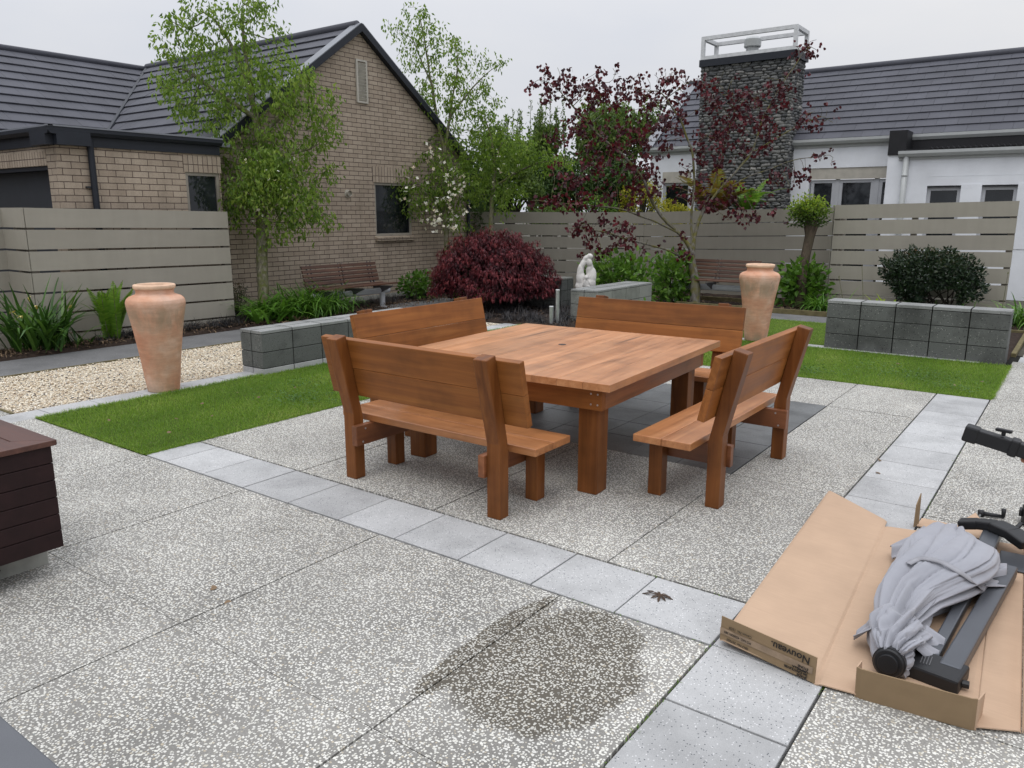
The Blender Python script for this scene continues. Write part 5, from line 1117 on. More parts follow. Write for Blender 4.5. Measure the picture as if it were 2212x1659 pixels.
# hand: palm under the tube, thumb near side, four fingers wrapped round
palm = [wr-PP, HP+dT*.035-upv*.046-PP, HP-upv*.044-PP]
hv = list(palm); he = [(0, 1), (1, 2)]; hr = [(.030, .022), (.036, .018), (.032, .016)]
for k, (off, l) in enumerate(((-.030, .9), (-.010, 1.), (.011, .97), (.031, .82))):
    b0 = HP+dT*off-upv*.043-side*.012; q = [b0, HP+dT*off-upv*.036-side*.040, HP+dT*(off-.002)-upv*.0-side*.045, HP+dT*(off-.003)+upv*.030*l-side*.038, HP+dT*(off-.003)+upv*.041-side*.015*l]
    i0_ = len(hv); hv += [x-PP for x in q]; he += [(2, i0_)]+[(i0_+i, i0_+i+1) for i in range(4)]; hr += [.011, .0105, .0095, .009, .0078]
th_ = [HP+dT*.045-upv*.040+side*.022, HP+dT*.030-upv*.018+side*.040, HP+dT*.005+upv*.010+side*.040, HP-dT*.012+upv*.026+side*.034]
i0_ = len(hv); hv += [x-PP for x in th_]; he += [(1, i0_)]+[(i0_+i, i0_+i+1) for i in range(3)]; hr += [.015, .013, .0115, .0095]
skinobj('hand', hv, he, hr, M['skin'], pr, root=1)
# ================================================================== PLANTS
def rot_to(d, n):   # frames from directions
    d = unit(d); r = rng.normal(size=d.shape); s = unit(np.cross(d, r)); return d, s, np.cross(s, d)
def leafmesh(name, P, D_, L_, W_, m, parent, rv, org, shape='leaf', fold=.25):
    """P base points, D_ directions; returns one mesh of individual leaves"""
    d, s, n = rot_to(D_, 0); k = len(P); L_ = np.broadcast_to(L_, (k,))[:, None]; W_ = np.broadcast_to(W_, (k,))[:, None]
    if shape == 'leaf':
        pts = [P, P+d*L_*.45+s*W_*.5+n*W_*fold, P+d*L_-n*L_*.12, P+d*L_*.45-s*W_*.5+n*W_*fold]; F0 = [(0, 1, 2, 3)]
    elif shape == 'round':
        pts = [P, P+d*L_*.22+s*W_*.46, P+d*L_*.62+s*W_*.42, P+d*L_+n*L_*.08, P+d*L_*.62-s*W_*.42, P+d*L_*.22-s*W_*.46]; F0 = [(0, 1, 2, 3, 4, 5)]
    elif shape == 'leaf6':
        pts = [P, P+d*L_*.3+s*W_*.46+n*W_*.1, P+d*L_*.68+s*W_*.36+n*W_*.02, P+d*L_-n*L_*.16, P+d*L_*.68-s*W_*.36+n*W_*.02, P+d*L_*.3-s*W_*.46+n*W_*.1, P+d*L_*.5-n*W_*.12]; F0 = [(0, 1, 6), (1, 2, 6), (2, 3, 6), (3, 4, 6), (4, 5, 6), (5, 0, 6)]
    elif shape == 'flower':
        pts = []; F0 = []
        for q in range(4):
            a = q*math.pi/2; e = s*math.cos(a)+n*math.sin(a); g = s*math.cos(a+math.pi/2)+n*math.sin(a+math.pi/2); b = len(pts)
            pts += [P, P+e*L_*.5+g*W_*.28+d*L_*.06, P+e*L_+d*L_*.10, P+e*L_*.5-g*W_*.28+d*L_*.06]; F0.append((b, b+1, b+2, b+3))
    V = np.stack(pts, 1); kk = V.shape[1]; F = []
    base = np.arange(k)*kk
    if len({len(f) for f in F0}) == 1: F = (np.array(F0)[None]+base[:, None, None]).reshape(-1, len(F0[0])).tolist()
    return mkobj(name, V.reshape(-1, 3), F, m, parent, rnd=np.repeat(rv, kk), org=org)

def colonize(stems, attr, D=.14, infl=1.3, kill=.22, iters=90, grav=0., minr=.004, r0=None, pw=2.3):
    """space colonisation: stems = list of polylines already grown; returns nodes, parents, radius"""
    nodes = []; par = []
    for st in stems:
        st = np.array(st, float); seg = [st[0]]
        for a, b in zip(st[:-1], st[1:]):
            n = max(1, int(np.linalg.norm(b-a)/D)); seg += [a+(b-a)*(i+1)/n for i in range(n)]
        start = -1
        if nodes:
            dd = np.linalg.norm(np.array(nodes)-seg[0], axis=1); start = int(dd.argmin())
        for i, p in enumerate(seg):
            if start >= 0 and i == 0: last = start; continue
            nodes.append(p+rng.normal(0, D*.06, 3)*(i > 0)); par.append(start if (i == 0) else (last if i > 0 and 'last' in dir() else -1)); last = len(nodes)-1
    A = np.array(attr, float); nodes = list(nodes)
    for it in range(iters):
        if len(A) == 0: break
        NP = np.array(nodes); d2 = ((A[:, None]-NP[None])**2).sum(-1); j = d2.argmin(1); dm = np.sqrt(d2[np.arange(len(A)), j]); ok = dm < infl
        if not ok.any(): infl *= 1.4; continue
        new = []
        for q in np.unique(j[ok]):
            v = unit(A[(j == q) & ok]-NP[q]).sum(0)+rng.normal(0, .25, 3)+np.array((0, 0, grav)); v = v/(np.linalg.norm(v)+1e-9)
            new.append((NP[q]+v*D, q))
        for p, q in new: nodes.append(p); par.append(int(q))
        NP2 = np.array([p for p, _ in new]); d2 = ((A[:, None]-NP2[None])**2).sum(-1).min(1); A = A[d2 > kill**2]
    N_ = len(nodes); ch = [[] for _ in range(N_)]
    for i, p in enumerate(par):
        if p >= 0: ch[p].append(i)
    R = np.zeros(N_)
    order = sorted(range(N_), key=lambda i: -i)
    for i in order: R[i] = minr if not ch[i] else (sum(R[c]**pw for c in ch[i]))**(1/pw)
    if r0: R = minr+(R-minr)*(r0-minr)/(R.max()-minr)
    return np.array(nodes), par, ch, R

def branch_mesh(name, nodes, par, ch, R, m, parent, org, rmin=0., nside=6):
    mb = MB(); seen = set()
    roots = [i for i, p in enumerate(par) if p < 0]; stack = [(r, None) for r in roots]
    while stack:
        i, pr_ = stack.pop(); P = [nodes[pr_]] if pr_ is not None else []; Q = [min(R[pr_], R[i]*1.15)] if pr_ is not None else []
        c = i
        while True:
            P.append(nodes[c]); Q.append(R[c]); k = ch[c]
            if not k: break
            k = sorted(k, key=lambda t: -R[t])
            for o in k[1:]: stack.append((o, c))
            c = k[0]
        if len(P) > 1 and max(Q) >= rmin:
            P = np.array(P)
            if len(P) > 3: P[1:-1] = P[1:-1]*.5+(P[:-2]+P[2:])*.25
            mb.tube(P, Q, nside+4 if max(Q) > .04 else (5 if max(Q) > .012 else 3), False)
    return mb.build(name, m, parent, org, smooth=True)

def blob_pts(blobs, dens=1.):
    """blobs: (px, py, depth, rx_px, ry_px, rz_m, n) ellipsoids in world units at a real distance"""
    out = []
    for (x, y, d, rx, ry, rz, n) in blobs:
        c = at(x, y, d); mx_, my_ = rx*d/FPX, ry*d/FPX; u = unit(rng.normal(size=(int(n*dens), 3)))*(rng.random((int(n*dens), 1))**.45)
        out.append(c+u[:, :1]*mx_*CR+u[:, 1:2]*my_*np.array((0, 0, 1.))+u[:, 2:]*rz*np.array((CF[0], CF[1], 0)))
    return np.vstack(out)

def tree(name, label, cat, stems, blobs, leafm, barkm, r0=.06, nleaf=4000, leaf=(.05, .085), wr=.5, droop=.7, shape='leaf', spread=.13, D=.14, kill=.22, group=None, flowers=None, minr=.0035, tipr=.010, crownname='crown', clus=1, seed=None, infl=1.3, stemdepth=None, lv=(0, 1), grav=0., pw=2.3, flare=None, dens=1., extra=None):
    base = np.array(stems[0][0]); t = empty(name, tuple(base), label, cat, group); O = t.location
    A = blob_pts(blobs, dens); nodes, par, ch, R = colonize(stems, A, D=D, kill=kill, r0=r0, minr=minr, infl=infl, grav=grav, pw=pw)
    if flare: R = R+flare[0]*np.exp(-np.maximum(0, nodes[:, 2]-base[2]-.25)/flare[1])*(R > .02)*(np.linalg.norm(nodes[:, :2]-base[:2], axis=1) < .3)
    branch_mesh('trunk', nodes, par, ch, R, barkm, t, O)
    tip = np.array([i for i in range(len(nodes)) if R[i] < tipr and par[i] >= 0]); 
    w = np.array([1.5 if not ch[i] else 1. for i in tip]); w /= w.sum()
    if clus > 1:
        nc = nleaf//clus; i = rng.choice(tip, nc, p=w); i = np.repeat(i, clus); off = np.repeat(rng.normal(0, spread, (nc, 3)), clus, 0)+rng.normal(0, leaf[0]*.6, (nc*clus, 3)); rv0 = np.repeat(rng.random(nc), clus)*.5+rng.random(nc*clus)*.5
    else: i = rng.choice(tip, nleaf, p=w); off = rng.normal(0, spread, (nleaf, 3)); rv0 = rng.random(nleaf)
    P = nodes[i]+off; n = len(P)
    D_ = unit(rng.normal(0, .75, (n, 3))+np.array((0, 0, -droop*1.6))+unit(off)*.4)
    cr_ = leafmesh(crownname, P, D_, rng.uniform(*leaf, n), rng.uniform(*leaf, n)*wr, leafm, t, lv[0]+(lv[1]-lv[0])*rv0, O, shape)
    for bl_, mk_ in (extra or []):
        Pe = blob_pts([bl_]); Pe = Pe[rng.random(len(Pe)) < .95]; ne = len(Pe); leafmesh('crown', Pe, unit(rng.normal(0, .6, (ne, 3))+(0, 0, -1.3)), rng.uniform(*leaf, ne), rng.uniform(*leaf, ne)*wr, M[mk_], t, rng.random(ne), O, shape)
    if flowers:
        fb, fn_, fs = flowers; Pf = blob_pts(fb); NP = nodes[tip]; q = rng.integers(0, len(Pf), fn_); Pq = Pf[q]; d2 = ((Pq[:, None]-NP[None])**2).sum(-1).argmin(1); Pq = NP[d2]*.25+Pq*.75+rng.normal(0, .06, Pq.shape)
        toward = -CF*np.array((1, 1, 0)); leafmesh('blossoms', Pq, unit(rng.normal(0, .6, (fn_, 3))+np.array((0, 0, .6))+toward*.6), rng.uniform(fs*.7, fs*1.15, fn_), fs*1.3, M['petal'], cr_, rng.random(fn_), O, 'flower')
    return t
def stem(px, d0, base=None):
    """polyline through photo pixels at depths d"""
    P = [at(x, y, d) for x, y, d in px]
    if base is not None: P = [np.array(base)]+P
    return P
# ---- T1: big dogwood by the left fence
b1 = np.array((-9.62, 4.97, .02)); dd = float((b1-CAM)@CF)
tree('dogwood_tree', 'tall drooping green dogwood with a mossy trunk between the left fence and the slatted bench', 'tree',
     [stem([(567, 560, dd), (566, 480, dd), (563, 333, dd), (553, 255, dd), (540, 200, dd), (512, 120, dd), (480, 60, dd), (440, 20, dd)], 0, b1),
      stem([(563, 333, dd), (585, 270, dd+.1), (640, 225, dd+.2), (690, 235, dd+.2)], 0), stem([(553, 255, dd), (470, 200, dd-.1), (400, 150, dd-.2)], 0), stem([(545, 215, dd), (528, 110, dd), (520, 10, dd)], 0), stem([(563, 360, dd), (610, 320, dd-.2), (640, 390, dd-.3)], 0), stem([(565, 420, dd), (500, 390, dd-.1), (445, 395, dd-.2)], 0)],
     [(465, 95, dd, 118, 88, 1.0, 170), (550, 60, dd, 70, 95, .8, 110), (395, 170, dd, 55, 70, .8, 70), (600, 185, dd, 115, 65, 1.1, 190), (430, 225, dd, 85, 55, .9, 110), (540, 240, dd, 110, 70, 1.0, 150), (690, 240, dd, 42, 90, .7, 100),
      (575, 400, dd-.25, 78, 92, .8, 190), (545, 320, dd, 70, 60, .8, 80), (660, 400, dd, 70, 85, .7, 110), (450, 350, dd, 40, 50, .5, 32), (440, 405, dd, 40, 40, .5, 34), (600, 490, dd, 85, 32, .6, 60), (620, 330, dd, 90, 60, .8, 90), (700, 470, dd, 25, 40, .4, 20), (500, 300, dd, 60, 50, .6, 50)],
     M['dog'], M['barkg'], r0=.088, extra=[((585, 368, dd-.4, 66, 56, .5, 950), 'dog2'), ((560, 420, dd-.4, 70, 46, .5, 500), 'dog2'), ((500, 445, dd-.3, 28, 50, .3, 260), 'dog'), ((650, 440, dd-.4, 50, 52, .4, 420), 'dog'), ((450, 400, dd-.2, 34, 40, .3, 170), 'dog')], nleaf=9800, leaf=(.062, .10), wr=.46, droop=1.0, spread=.085, D=.13, kill=.19, clus=4,
     flowers=([(590, 380, dd-.4, 60, 60, .5, 40), (450, 390, dd, 30, 30, .3, 10), (480, 215, dd, 120, 40, .6, 20), (560, 440, dd-.3, 60, 50, .4, 20)], 55, .032))
# ---- T2: flowering dogwood near the brick gable
b2_ = np.array((-9.75, 9.6, .02)); d2_ = float((b2_-CAM)@CF)
tree('dogwood_tree', 'slender dogwood with white blossoms in front of the brick house window', 'tree',
     [stem([(965, 545, d2_), (963, 440, d2_), (961, 333, d2_), (945, 260, d2_), (930, 170, d2_), (918, 90, d2_), (904, 25, d2_)], 0, b2_),
      stem([(961, 335, d2_), (972, 250, d2_), (985, 170, d2_), (990, 120, d2_)], 0), stem([(930, 180, d2_), (890, 80, d2_), (845, 60, d2_)], 0), stem([(972, 250, d2_), (1020, 190, d2_), (1060, 150, d2_+.2), (1090, 135, d2_+.2)], 0), stem([(962, 470, d2_), (920, 400, d2_-.2), (860, 390, d2_-.4)], 0)],
     [(905, 50, d2_, 42, 42, .5, 45), (845, 58, d2_, 22, 14, .25, 10), (950, 95, d2_, 62, 50, .6, 90), (890, 125, d2_, 45, 34, .5, 55), (985, 150, d2_, 72, 55, .8, 110), (1062, 138, d2_, 42, 12, .3, 26), (930, 200, d2_, 65, 50, .7, 85), (1020, 205, d2_, 55, 40, .6, 70), (1065, 225, d2_, 35, 22, .4, 22), (880, 240, d2_, 28, 45, .4, 30),
      (855, 395, d2_-.3, 42, 55, .5, 75), (890, 440, d2_-.2, 60, 45, .5, 60), (955, 400, d2_, 60, 72, .6, 130), (930, 330, d2_, 55, 50, .5, 60), (1000, 330, d2_, 55, 50, .6, 80), (985, 470, d2_, 45, 35, .5, 50), (840, 440, d2_-.3, 30, 30, .4, 25), (1000, 260, d2_, 50, 40, .5, 40)],
     M['dog'], M['barkg'], r0=.056, extra=[((858, 400, d2_-.4, 46, 60, .4, 380), 'dog'), ((905, 435, d2_-.3, 46, 45, .4, 240), 'dog'), ((965, 400, d2_-.2, 55, 75, .4, 520), 'dog'), ((880, 235, d2_, 24, 45, .3, 110), 'dog')], nleaf=5200, leaf=(.065, .10), wr=.46, droop=.9, spread=.085, D=.13, kill=.2, clus=4,
     flowers=([(965, 420, d2_-.3, 55, 70, .4, 90), (870, 400, d2_-.5, 50, 60, .3, 40), (960, 480, d2_-.3, 45, 25, .3, 30), (930, 350, d2_-.2, 60, 40, .4, 25), (880, 230, d2_, 20, 40, .3, 8), (950, 480, d2_-.3, 30, 30, .3, 20)], 190, .05))
# ---- T3: third dogwood in front of the shaded fence
b3_ = np.array((-8.95, 10.2, .02)); d3 = float((b3_-CAM)@CF)
tree('dogwood_tree', 'thin dogwood rising behind the red maple in front of the shaded fence', 'tree',
     [stem([(1060, 490, d3), (1063, 420, d3), (1070, 360, d3), (1060, 290, d3), (1040, 240, d3)], 0, b3_), stem([(1064, 405, d3), (1110, 375, d3), (1160, 352, d3+.2), (1215, 345, d3+.3)], 0), stem([(1070, 350, d3), (1090, 290, d3)], 0)],
     [(1060, 320, d3, 62, 60, .8, 120), (1030, 390, d3, 42, 60, .6, 80), (1120, 330, d3, 60, 40, .7, 80), (1090, 420, d3, 50, 32, .6, 50), (1180, 350, d3+.2, 60, 30, .6, 45), (1040, 260, d3, 40, 40, .5, 40)],
     M['dog'], M['barkg'], r0=.05, nleaf=4200, leaf=(.065, .10), wr=.48, droop=.8, spread=.09, D=.14, kill=.22, clus=4, flowers=([(1080, 380, d3-.2, 60, 60, .4, 30)], 22, .04))
# ---- redbud
br = np.array((-4.93, 11.23, .0)); d4 = float((br-CAM)@CF)
tree('redbud_tree', 'spreading purple-leaved redbud with lichen-covered stems behind the far timber bench', 'tree',
     [stem([(1501, 600, d4), (1492, 560, d4), (1497, 525, d4), (1512, 470, d4), (1545, 420, d4), (1590, 370, d4), (1625, 330, d4), (1650, 250, d4), (1690, 180, d4), (1745, 100, d4)], 0, br),
      stem([(1490, 568, d4), (1461, 548, d4-.1), (1431, 537, d4-.2), (1395, 528, d4-.3), (1353, 516, d4-.4), (1300, 500, d4-.6), (1240, 490, d4-.8)], 0),
      stem([(1496, 540, d4), (1470, 505, d4), (1430, 470, d4), (1405, 430, d4), (1390, 385, d4), (1350, 340, d4-.2), (1290, 290, d4-.2), (1220, 210, d4-.2)], 0),
      stem([(1495, 530, d4), (1492, 480, d4), (1500, 400, d4), (1497, 330, d4), (1470, 260, d4), (1430, 200, d4)], 0),
      stem([(1512, 470, d4), (1540, 400, d4+.2), (1560, 330, d4+.3), (1590, 230, d4+.2)], 0), stem([(1545, 420, d4), (1620, 380, d4), (1700, 350, d4), (1780, 335, d4)], 0), stem([(1625, 330, d4), (1690, 290, d4), (1760, 255, d4)], 0),
      stem([(1470, 505, d4), (1420, 480, d4-.2), (1340, 450, d4-.3), (1230, 440, d4-.5), (1150, 432, d4-.6)], 0)],
     [(1200, 185, d4-.2, 62, 42, .6, 55), (1300, 195, d4-.2, 100, 46, .8, 85), (1410, 205, d4-.1, 85, 50, .8, 75), (1265, 285, d4-.2, 100, 52, .7, 58), (1370, 310, d4-.2, 90, 62, .8, 62), (1440, 260, d4, 55, 60, .7, 55), (1270, 370, d4-.3, 95, 42, .7, 60), (1390, 390, d4-.2, 60, 45, .6, 50), (1240, 432, d4-.5, 105, 14, .4, 55), (1290, 490, d4-.6, 90, 22, .5, 55), (1360, 530, d4-.4, 60, 22, .4, 45), (1275, 545, d4-.7, 40, 18, .3, 16),
      (1560, 210, d4+.1, 60, 60, .6, 55), (1620, 240, d4, 65, 60, .6, 65), (1560, 310, d4+.2, 75, 50, .6, 70), (1650, 300, d4, 50, 40, .5, 45), (1700, 180, d4, 40, 50, .4, 36), (1748, 106, d4, 32, 26, .3, 26), (1755, 258, d4, 58, 34, .4, 52), (1780, 335, d4, 42, 14, .3, 18), (1700, 390, d4, 55, 26, .4, 24), (1620, 470, d4, 65, 18, .4, 26), (1500, 400, d4, 60, 50, .6, 35), (1560, 430, d4, 50, 40, .5, 25), (1480, 170, d4, 50, 30, .5, 25), (1470, 540, d4-.2, 40, 20, .3, 14)],
     M['purple'], M['barkl'], r0=.058, nleaf=5600, flare=(.042, .55), dens=1.7, leaf=(.048, .082), wr=1., droop=1.0, spread=.06, D=.11, kill=.14, clus=4, shape='round', minr=.0045, tipr=.0075, pw=1.75)
# ---- pollarded tree
bp_ = np.array((-3.12, 11.76, .02)); d5 = float((bp_-CAM)@CF)
M['pollard'] = leafmat('pollard_leaf', (.03, .055, .010), (.07, .13, .015), (.20, .30, .025), (.42, .48, .06), trans=.35)
t5 = empty('pollarded_tree', tuple(bp_), 'pollarded little tree with a leaning brown trunk and a lime green topknot', 'tree'); O5 = t5.location
P = [bp_]+[at(x, y, d5) for x, y in ((1732, 600), (1741, 548), (1750, 508), (1752, 490), (1750, 478))]
mb = MB(); mb.tube(P, [.105, .088, .082, .088, .125, .10], 14)
for k in range(9):
    a = k*.7; c = np.array(P[-2]); mb.tube([c, c+np.array((math.cos(a)*.10, math.sin(a)*.10, .06+.05*(k % 2)))], [.06, .035], 8)
mb.build('trunk', M['barkb'], t5, O5, smooth=True)
n = 2600; c = at(1746, 464, d5); u = unit(rng.normal(size=(n, 3)))*rng.random((n, 1))**.4; u[:, 2] = np.abs(u[:, 2])*np.where(rng.random(n) < .28, -1, 1); lq = 1+.22*np.sin(np.arctan2(u[:, 1], u[:, 0])*5+u[:, 2]*6)+.12*rng.normal(size=len(u)); P = c+u*np.array((.33, .33, .30))*lq[:, None]
P = P[(P[:, 2]-c[2] > -.20)]; n = len(P); hgt = np.clip((P[:, 2]-c[2]+.2)/.45, 0, 1)
leafmesh('crown', P, unit(rng.normal(0, .7, (n, 3))+(P-c)*2+np.array((0, 0, -.2))), rng.uniform(.04, .075, n), rng.uniform(.022, .038, n), M['pollard'], t5, np.clip(hgt*.75+rng.normal(0, .15, n), 0, 1), O5, 'leaf')
mb = MB()
for k in range(60):
    v = unit(rng.normal(size=3)); v[2] = abs(v[2])+.1; mb.tube([c-(0, 0, .08), c+v*.33], [.008, .003], 4)
mb.build('shoots', M['barkg'], t5, O5)
# ---- red laceleaf maple dome
bm = np.array((-7.72, 8.42, .02)); d6 = float((bm-CAM)@CF)
t6 = empty('laceleaf_maple', tuple(bm), 'dark red weeping laceleaf maple forming a dense low dome', 'tree'); O6 = t6.location
mc = at(1063, 617, d6); rx = 137*d6/FPX; hz = 114*d6/FPX
mb = MB(); top = bm+np.array((0.0, 0, .55))
mb.tube([bm, bm+(.02, 0, .25), bm+(-.02, .03, .5), top+(0, 0, .1)], [.055, .045, .04, .03], 10)
for k in range(26):
    a = k*2.4; r = rx*random.uniform(.45, .85); e = np.array((mc[0]+math.cos(a)*r, mc[1]+math.sin(a)*r, mc[2]+hz*random.uniform(-.35, .45))); m1 = (top+e)/2+(0, 0, .22); mb.tube([top-(0, 0, .1), m1, e], [.022, .014, .005], 6)
mb.build('trunk', M['barkd'], t6, O6, smooth=True)
# layered palmate leaves over the dome, each leaf seven drooping fingers
def palmate(P, D_, L_, W_, rv, nf=7, spread=.95):
    d, s_, n_ = rot_to(D_, 0); k = len(P); BP = []; BD = []; BL_ = []; BR = []
    for q in np.linspace(-1, 1, nf):
        a = q*spread; BP.append(P); BD.append(d*math.cos(a)+s_*math.sin(a)+n_*rng.normal(0, .12, (k, 1))); BL_.append(L_*(1-.35*abs(q))); BR.append(rv)
    BP, BD, BL_, BR = np.vstack(BP), unit(np.vstack(BD)), np.concatenate(BL_), np.concatenate(BR)
    V, F, kk = blades(BP, BD, BL_, np.full(len(BP), W_), rng.uniform(.3, 1.1, len(BP)), 2, seg_w=[.55, 1, .06]); return V, F, np.repeat(BR, kk)
def dome(n, lo, r0_, r1_):
    th = rng.uniform(0, 2*np.pi, n); ph = np.arccos(rng.uniform(lo, 1., n)); S_ = np.stack([np.sin(ph)*np.cos(th), np.sin(ph)*np.sin(th), np.cos(ph)], 1)
    tier = .045*np.sin(ph*17+3*np.sin(th*3)+np.sin(th*7)); lump = 1+.06*np.sin(th*5+ph*4)+.045*np.sin(th*9-ph*7)+tier
    T = mc+S_*np.array((rx, rx*.9, hz))*(rng.uniform(r0_, r1_, n)*lump)[:, None]; T[:, 2] -= np.clip(.5-S_[:, 2], 0, 1)*.10; return T, S_, tier
TP, S_, tier = dome(7000, -.10, .86, 1.03); ok = TP[:, 2] > .28; TP, S_, tier = TP[ok], S_[ok], tier[ok]; n = len(TP)
V, F, rv_ = palmate(TP, unit(S_*.55+rng.normal(0, .3, (n, 3))+(0, 0, -.75)), rng.uniform(.06, .10, n), .0078, np.clip(.42+tier*5+rng.normal(0, .2, n), 0, 1)); mkobj('foliage', V, F, M['lace'], t6, rnd=rv_, org=O6)  # leaves darken in the hollows: shade between tiers put into their colour
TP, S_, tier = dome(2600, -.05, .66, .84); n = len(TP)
V, F, rv_ = palmate(TP, unit(S_*.4+rng.normal(0, .4, (n, 3))+(0, 0, -.5)), rng.uniform(.09, .13, n), .02, rng.random(n)*.3); mkobj('inner_foliage', V, F, M['lace'], t6, rnd=rv_, org=O6)  # inner leaves take the dark end, shade inside the dome as colour

# ---- shrubs
def shrub(name, label, cat, c, r, nleaf, leaf, wr, m, group=None, shape='leaf6', stems=14, up=.3, z0=.0, bark='barkg', shell=.45, lv=(0, 1), droop=.0, lump=.12, flat=1.):
    c = np.array(c, float); base = np.array((c[0], c[1], z0)); t = empty(name, tuple(base), label, cat, group); O = t.location; r = np.array(r, float)
    mb = MB()
    for k in range(stems):
        v = unit(rng.normal(size=3)); v[2] = abs(v[2]); e = c+v*r*.8; e[2] = max(e[2], z0+.05); mb.tube([base+rng.normal(0, .03, 3)*(1, 1, 0), (base+e)/2+(0, 0, .03), e], [.010, .007, .003], 5)
    mb.build('stems', M[bark], t, O)
    u = unit(rng.normal(size=(nleaf, 3))); th = np.arctan2(u[:, 1], u[:, 0]); lp = 1+lump*np.sin(th*3+c[0]*7)+lump*np.sin(th*5+u[:, 2]*5+c[1])+lump*.7*np.sin(u[:, 2]*9+th*7); u2 = u*(rng.random((nleaf, 1))**shell)*lp[:, None]
    P = c+u2*r; ok = P[:, 2] > z0+.02; P = P[ok]; u = u[ok]; n = len(P)
    D_ = unit(u*.8+rng.normal(0, .55, (n, 3))+np.array((0, 0, up-droop)))
    leafmesh('foliage', P, D_, rng.uniform(*leaf, n), rng.uniform(*leaf, n)*wr, m, t, np.clip(lv[0]+(lv[1]-lv[0])*(rng.random(n)*.7+.3*np.clip((P[:, 2]-c[2])/r[2]*.5+.5, 0, 1)), 0, 1), O, shape)
    return t
HG = 'broad-leaved hydrangea shrubs'
cH = at(1335, 600, 14.6); shrub('hydrangea_shrub', 'wide leafy green hydrangea behind the weathered block wall and statue', 'shrub', (cH[0], cH[1], .50), (.72, .6, .48), 1150, (.09, .15), .62, M['hyd'], HG, z0=.02)
cH = at(1452, 585, 15.0); shrub('hydrangea_shrub', 'upright green hydrangea left of the redbud trunk beside the second slatted bench', 'shrub', (cH[0], cH[1], .46), (.42, .4, .50), 560, (.10, .16), .62, M['hyd'], HG, z0=.02)
cH = at(1722, 640, 14.3); shrub('hydrangea_shrub', 'dark green hydrangea behind the pollarded trunk', 'shrub', (cH[0], 12.0, .42), (.47, .38, .44), 560, (.11, .17), .66, M['hyd'], HG, z0=.02, lv=(0, .75))
cH = at(912, 620, 12.9); shrub('hydrangea_shrub', 'dark green hydrangea between the brick wall and the red maple', 'shrub', (-9.75, 8.75, .28), (.36, .36, .30), 360, (.08, .12), .66, M['hyd'], HG, z0=.02, lv=(0, .6))
shrub('hydrangea_shrub', 'low green shrub under the left side of the red maple', 'shrub', (-8.95, 9.25, .20), (.45, .3, .22), 300, (.07, .11), .62, M['hyd'], HG, z0=.02, lv=(0, .6))
cH = at(1238, 672, 9.9); shrub('small_shrub', 'small fresh green shrub with pale lime tips beside the steel bollards', 'shrub', (cH[0]+.02, 7.55, .20), (.23, .22, .24), 420, (.045, .08), .66, M['hyd'], None, z0=.0, lv=(.2, 1))
shrub('small_shrub', 'dark reddish green bush against the end of the left fence', 'shrub', (-9.93, 4.72, .30), (.17, .17, .33), 900, (.02, .04), .5, M['camel'], None, shape='leaf', lv=(.3, 1))
# camellia: broad, rounded box, dark
ct = empty('camellia_bush', (-1.0, 11.9, .02), 'wide dark glossy camellia bush behind the long block wall', 'shrub'); OC = ct.location
cc = np.array((-1.03, 11.85, .0)); mb = MB()
for k in range(26):
    x = cc[0]+rng.uniform(-.55, .55); e = np.array((cc[0]+rng.uniform(-.85, .85), cc[1]+rng.uniform(-.4, .35), rng.uniform(.55, 1.15))); mb.tube([(x, cc[1]+rng.normal(0, .12), 0), ((x+e[0])/2, cc[1], .4), e], [.016, .010, .004], 5)
mb.build('stems', M['barkd'], ct, OC)
n = 19000; u = rng.uniform(-1.1, 1.1, (n, 3)); q = (np.abs(u[:, 0])**2.5+np.abs(u[:, 1])**2.2+np.abs(u[:, 2])**2.4); u = u[q < 1.0+.30*np.sin(u[:, 0]*7+2)*np.cos(u[:, 1]*5+u[:, 2]*3)*.7+.16*np.sin(u[:, 0]*17+u[:, 2]*9)+.12*rng.normal(size=n)]; qq = (np.abs(u)**2.6).sum(1); u = u[(qq > .30) | (rng.random(len(u)) < .5)]
P = cc+np.array((0, 0, .67))+u*np.array((.73, .46, .45)); P[:, 0] += .06*np.sin(P[:, 2]*5); lowgap = (P[:, 2] < .50) & (np.sin(P[:, 0]*6.5+1.) > .1); P = P[~lowgap]; n = len(P); topy = np.clip((P[:, 2]-.7)/.5, 0, 1)
leafmesh('foliage', P, unit(rng.normal(0, .7, (n, 3))+(P-cc-(0, 0, .6))*1.2+(0, 0, .3)), rng.uniform(.05, .085, n), rng.uniform(.028, .044, n), M['camel'], ct, np.clip(rng.random(n)*.62+topy*rng.random(n)*.5, 0, 1), OC, 'leaf')
# climbing plant at far right, ivy
shrub('climbing_shrub', 'thin wispy climber against the white wall at the right edge', 'shrub', (.62, 13.3, .75), (.28, .2, .60), 700, (.02, .04), .5, M['bgB'], None, shape='leaf', shell=.8)
iv = at(1003, 445, 16.5); shrub('ivy', 'dark ivy hanging at the right corner of the brick house beside the fence', 'climber', (-10.4, 11.55, 1.45), (.20, .25, .75), 1300, (.04, .07), .7, M['bgA'], None, shape='leaf')

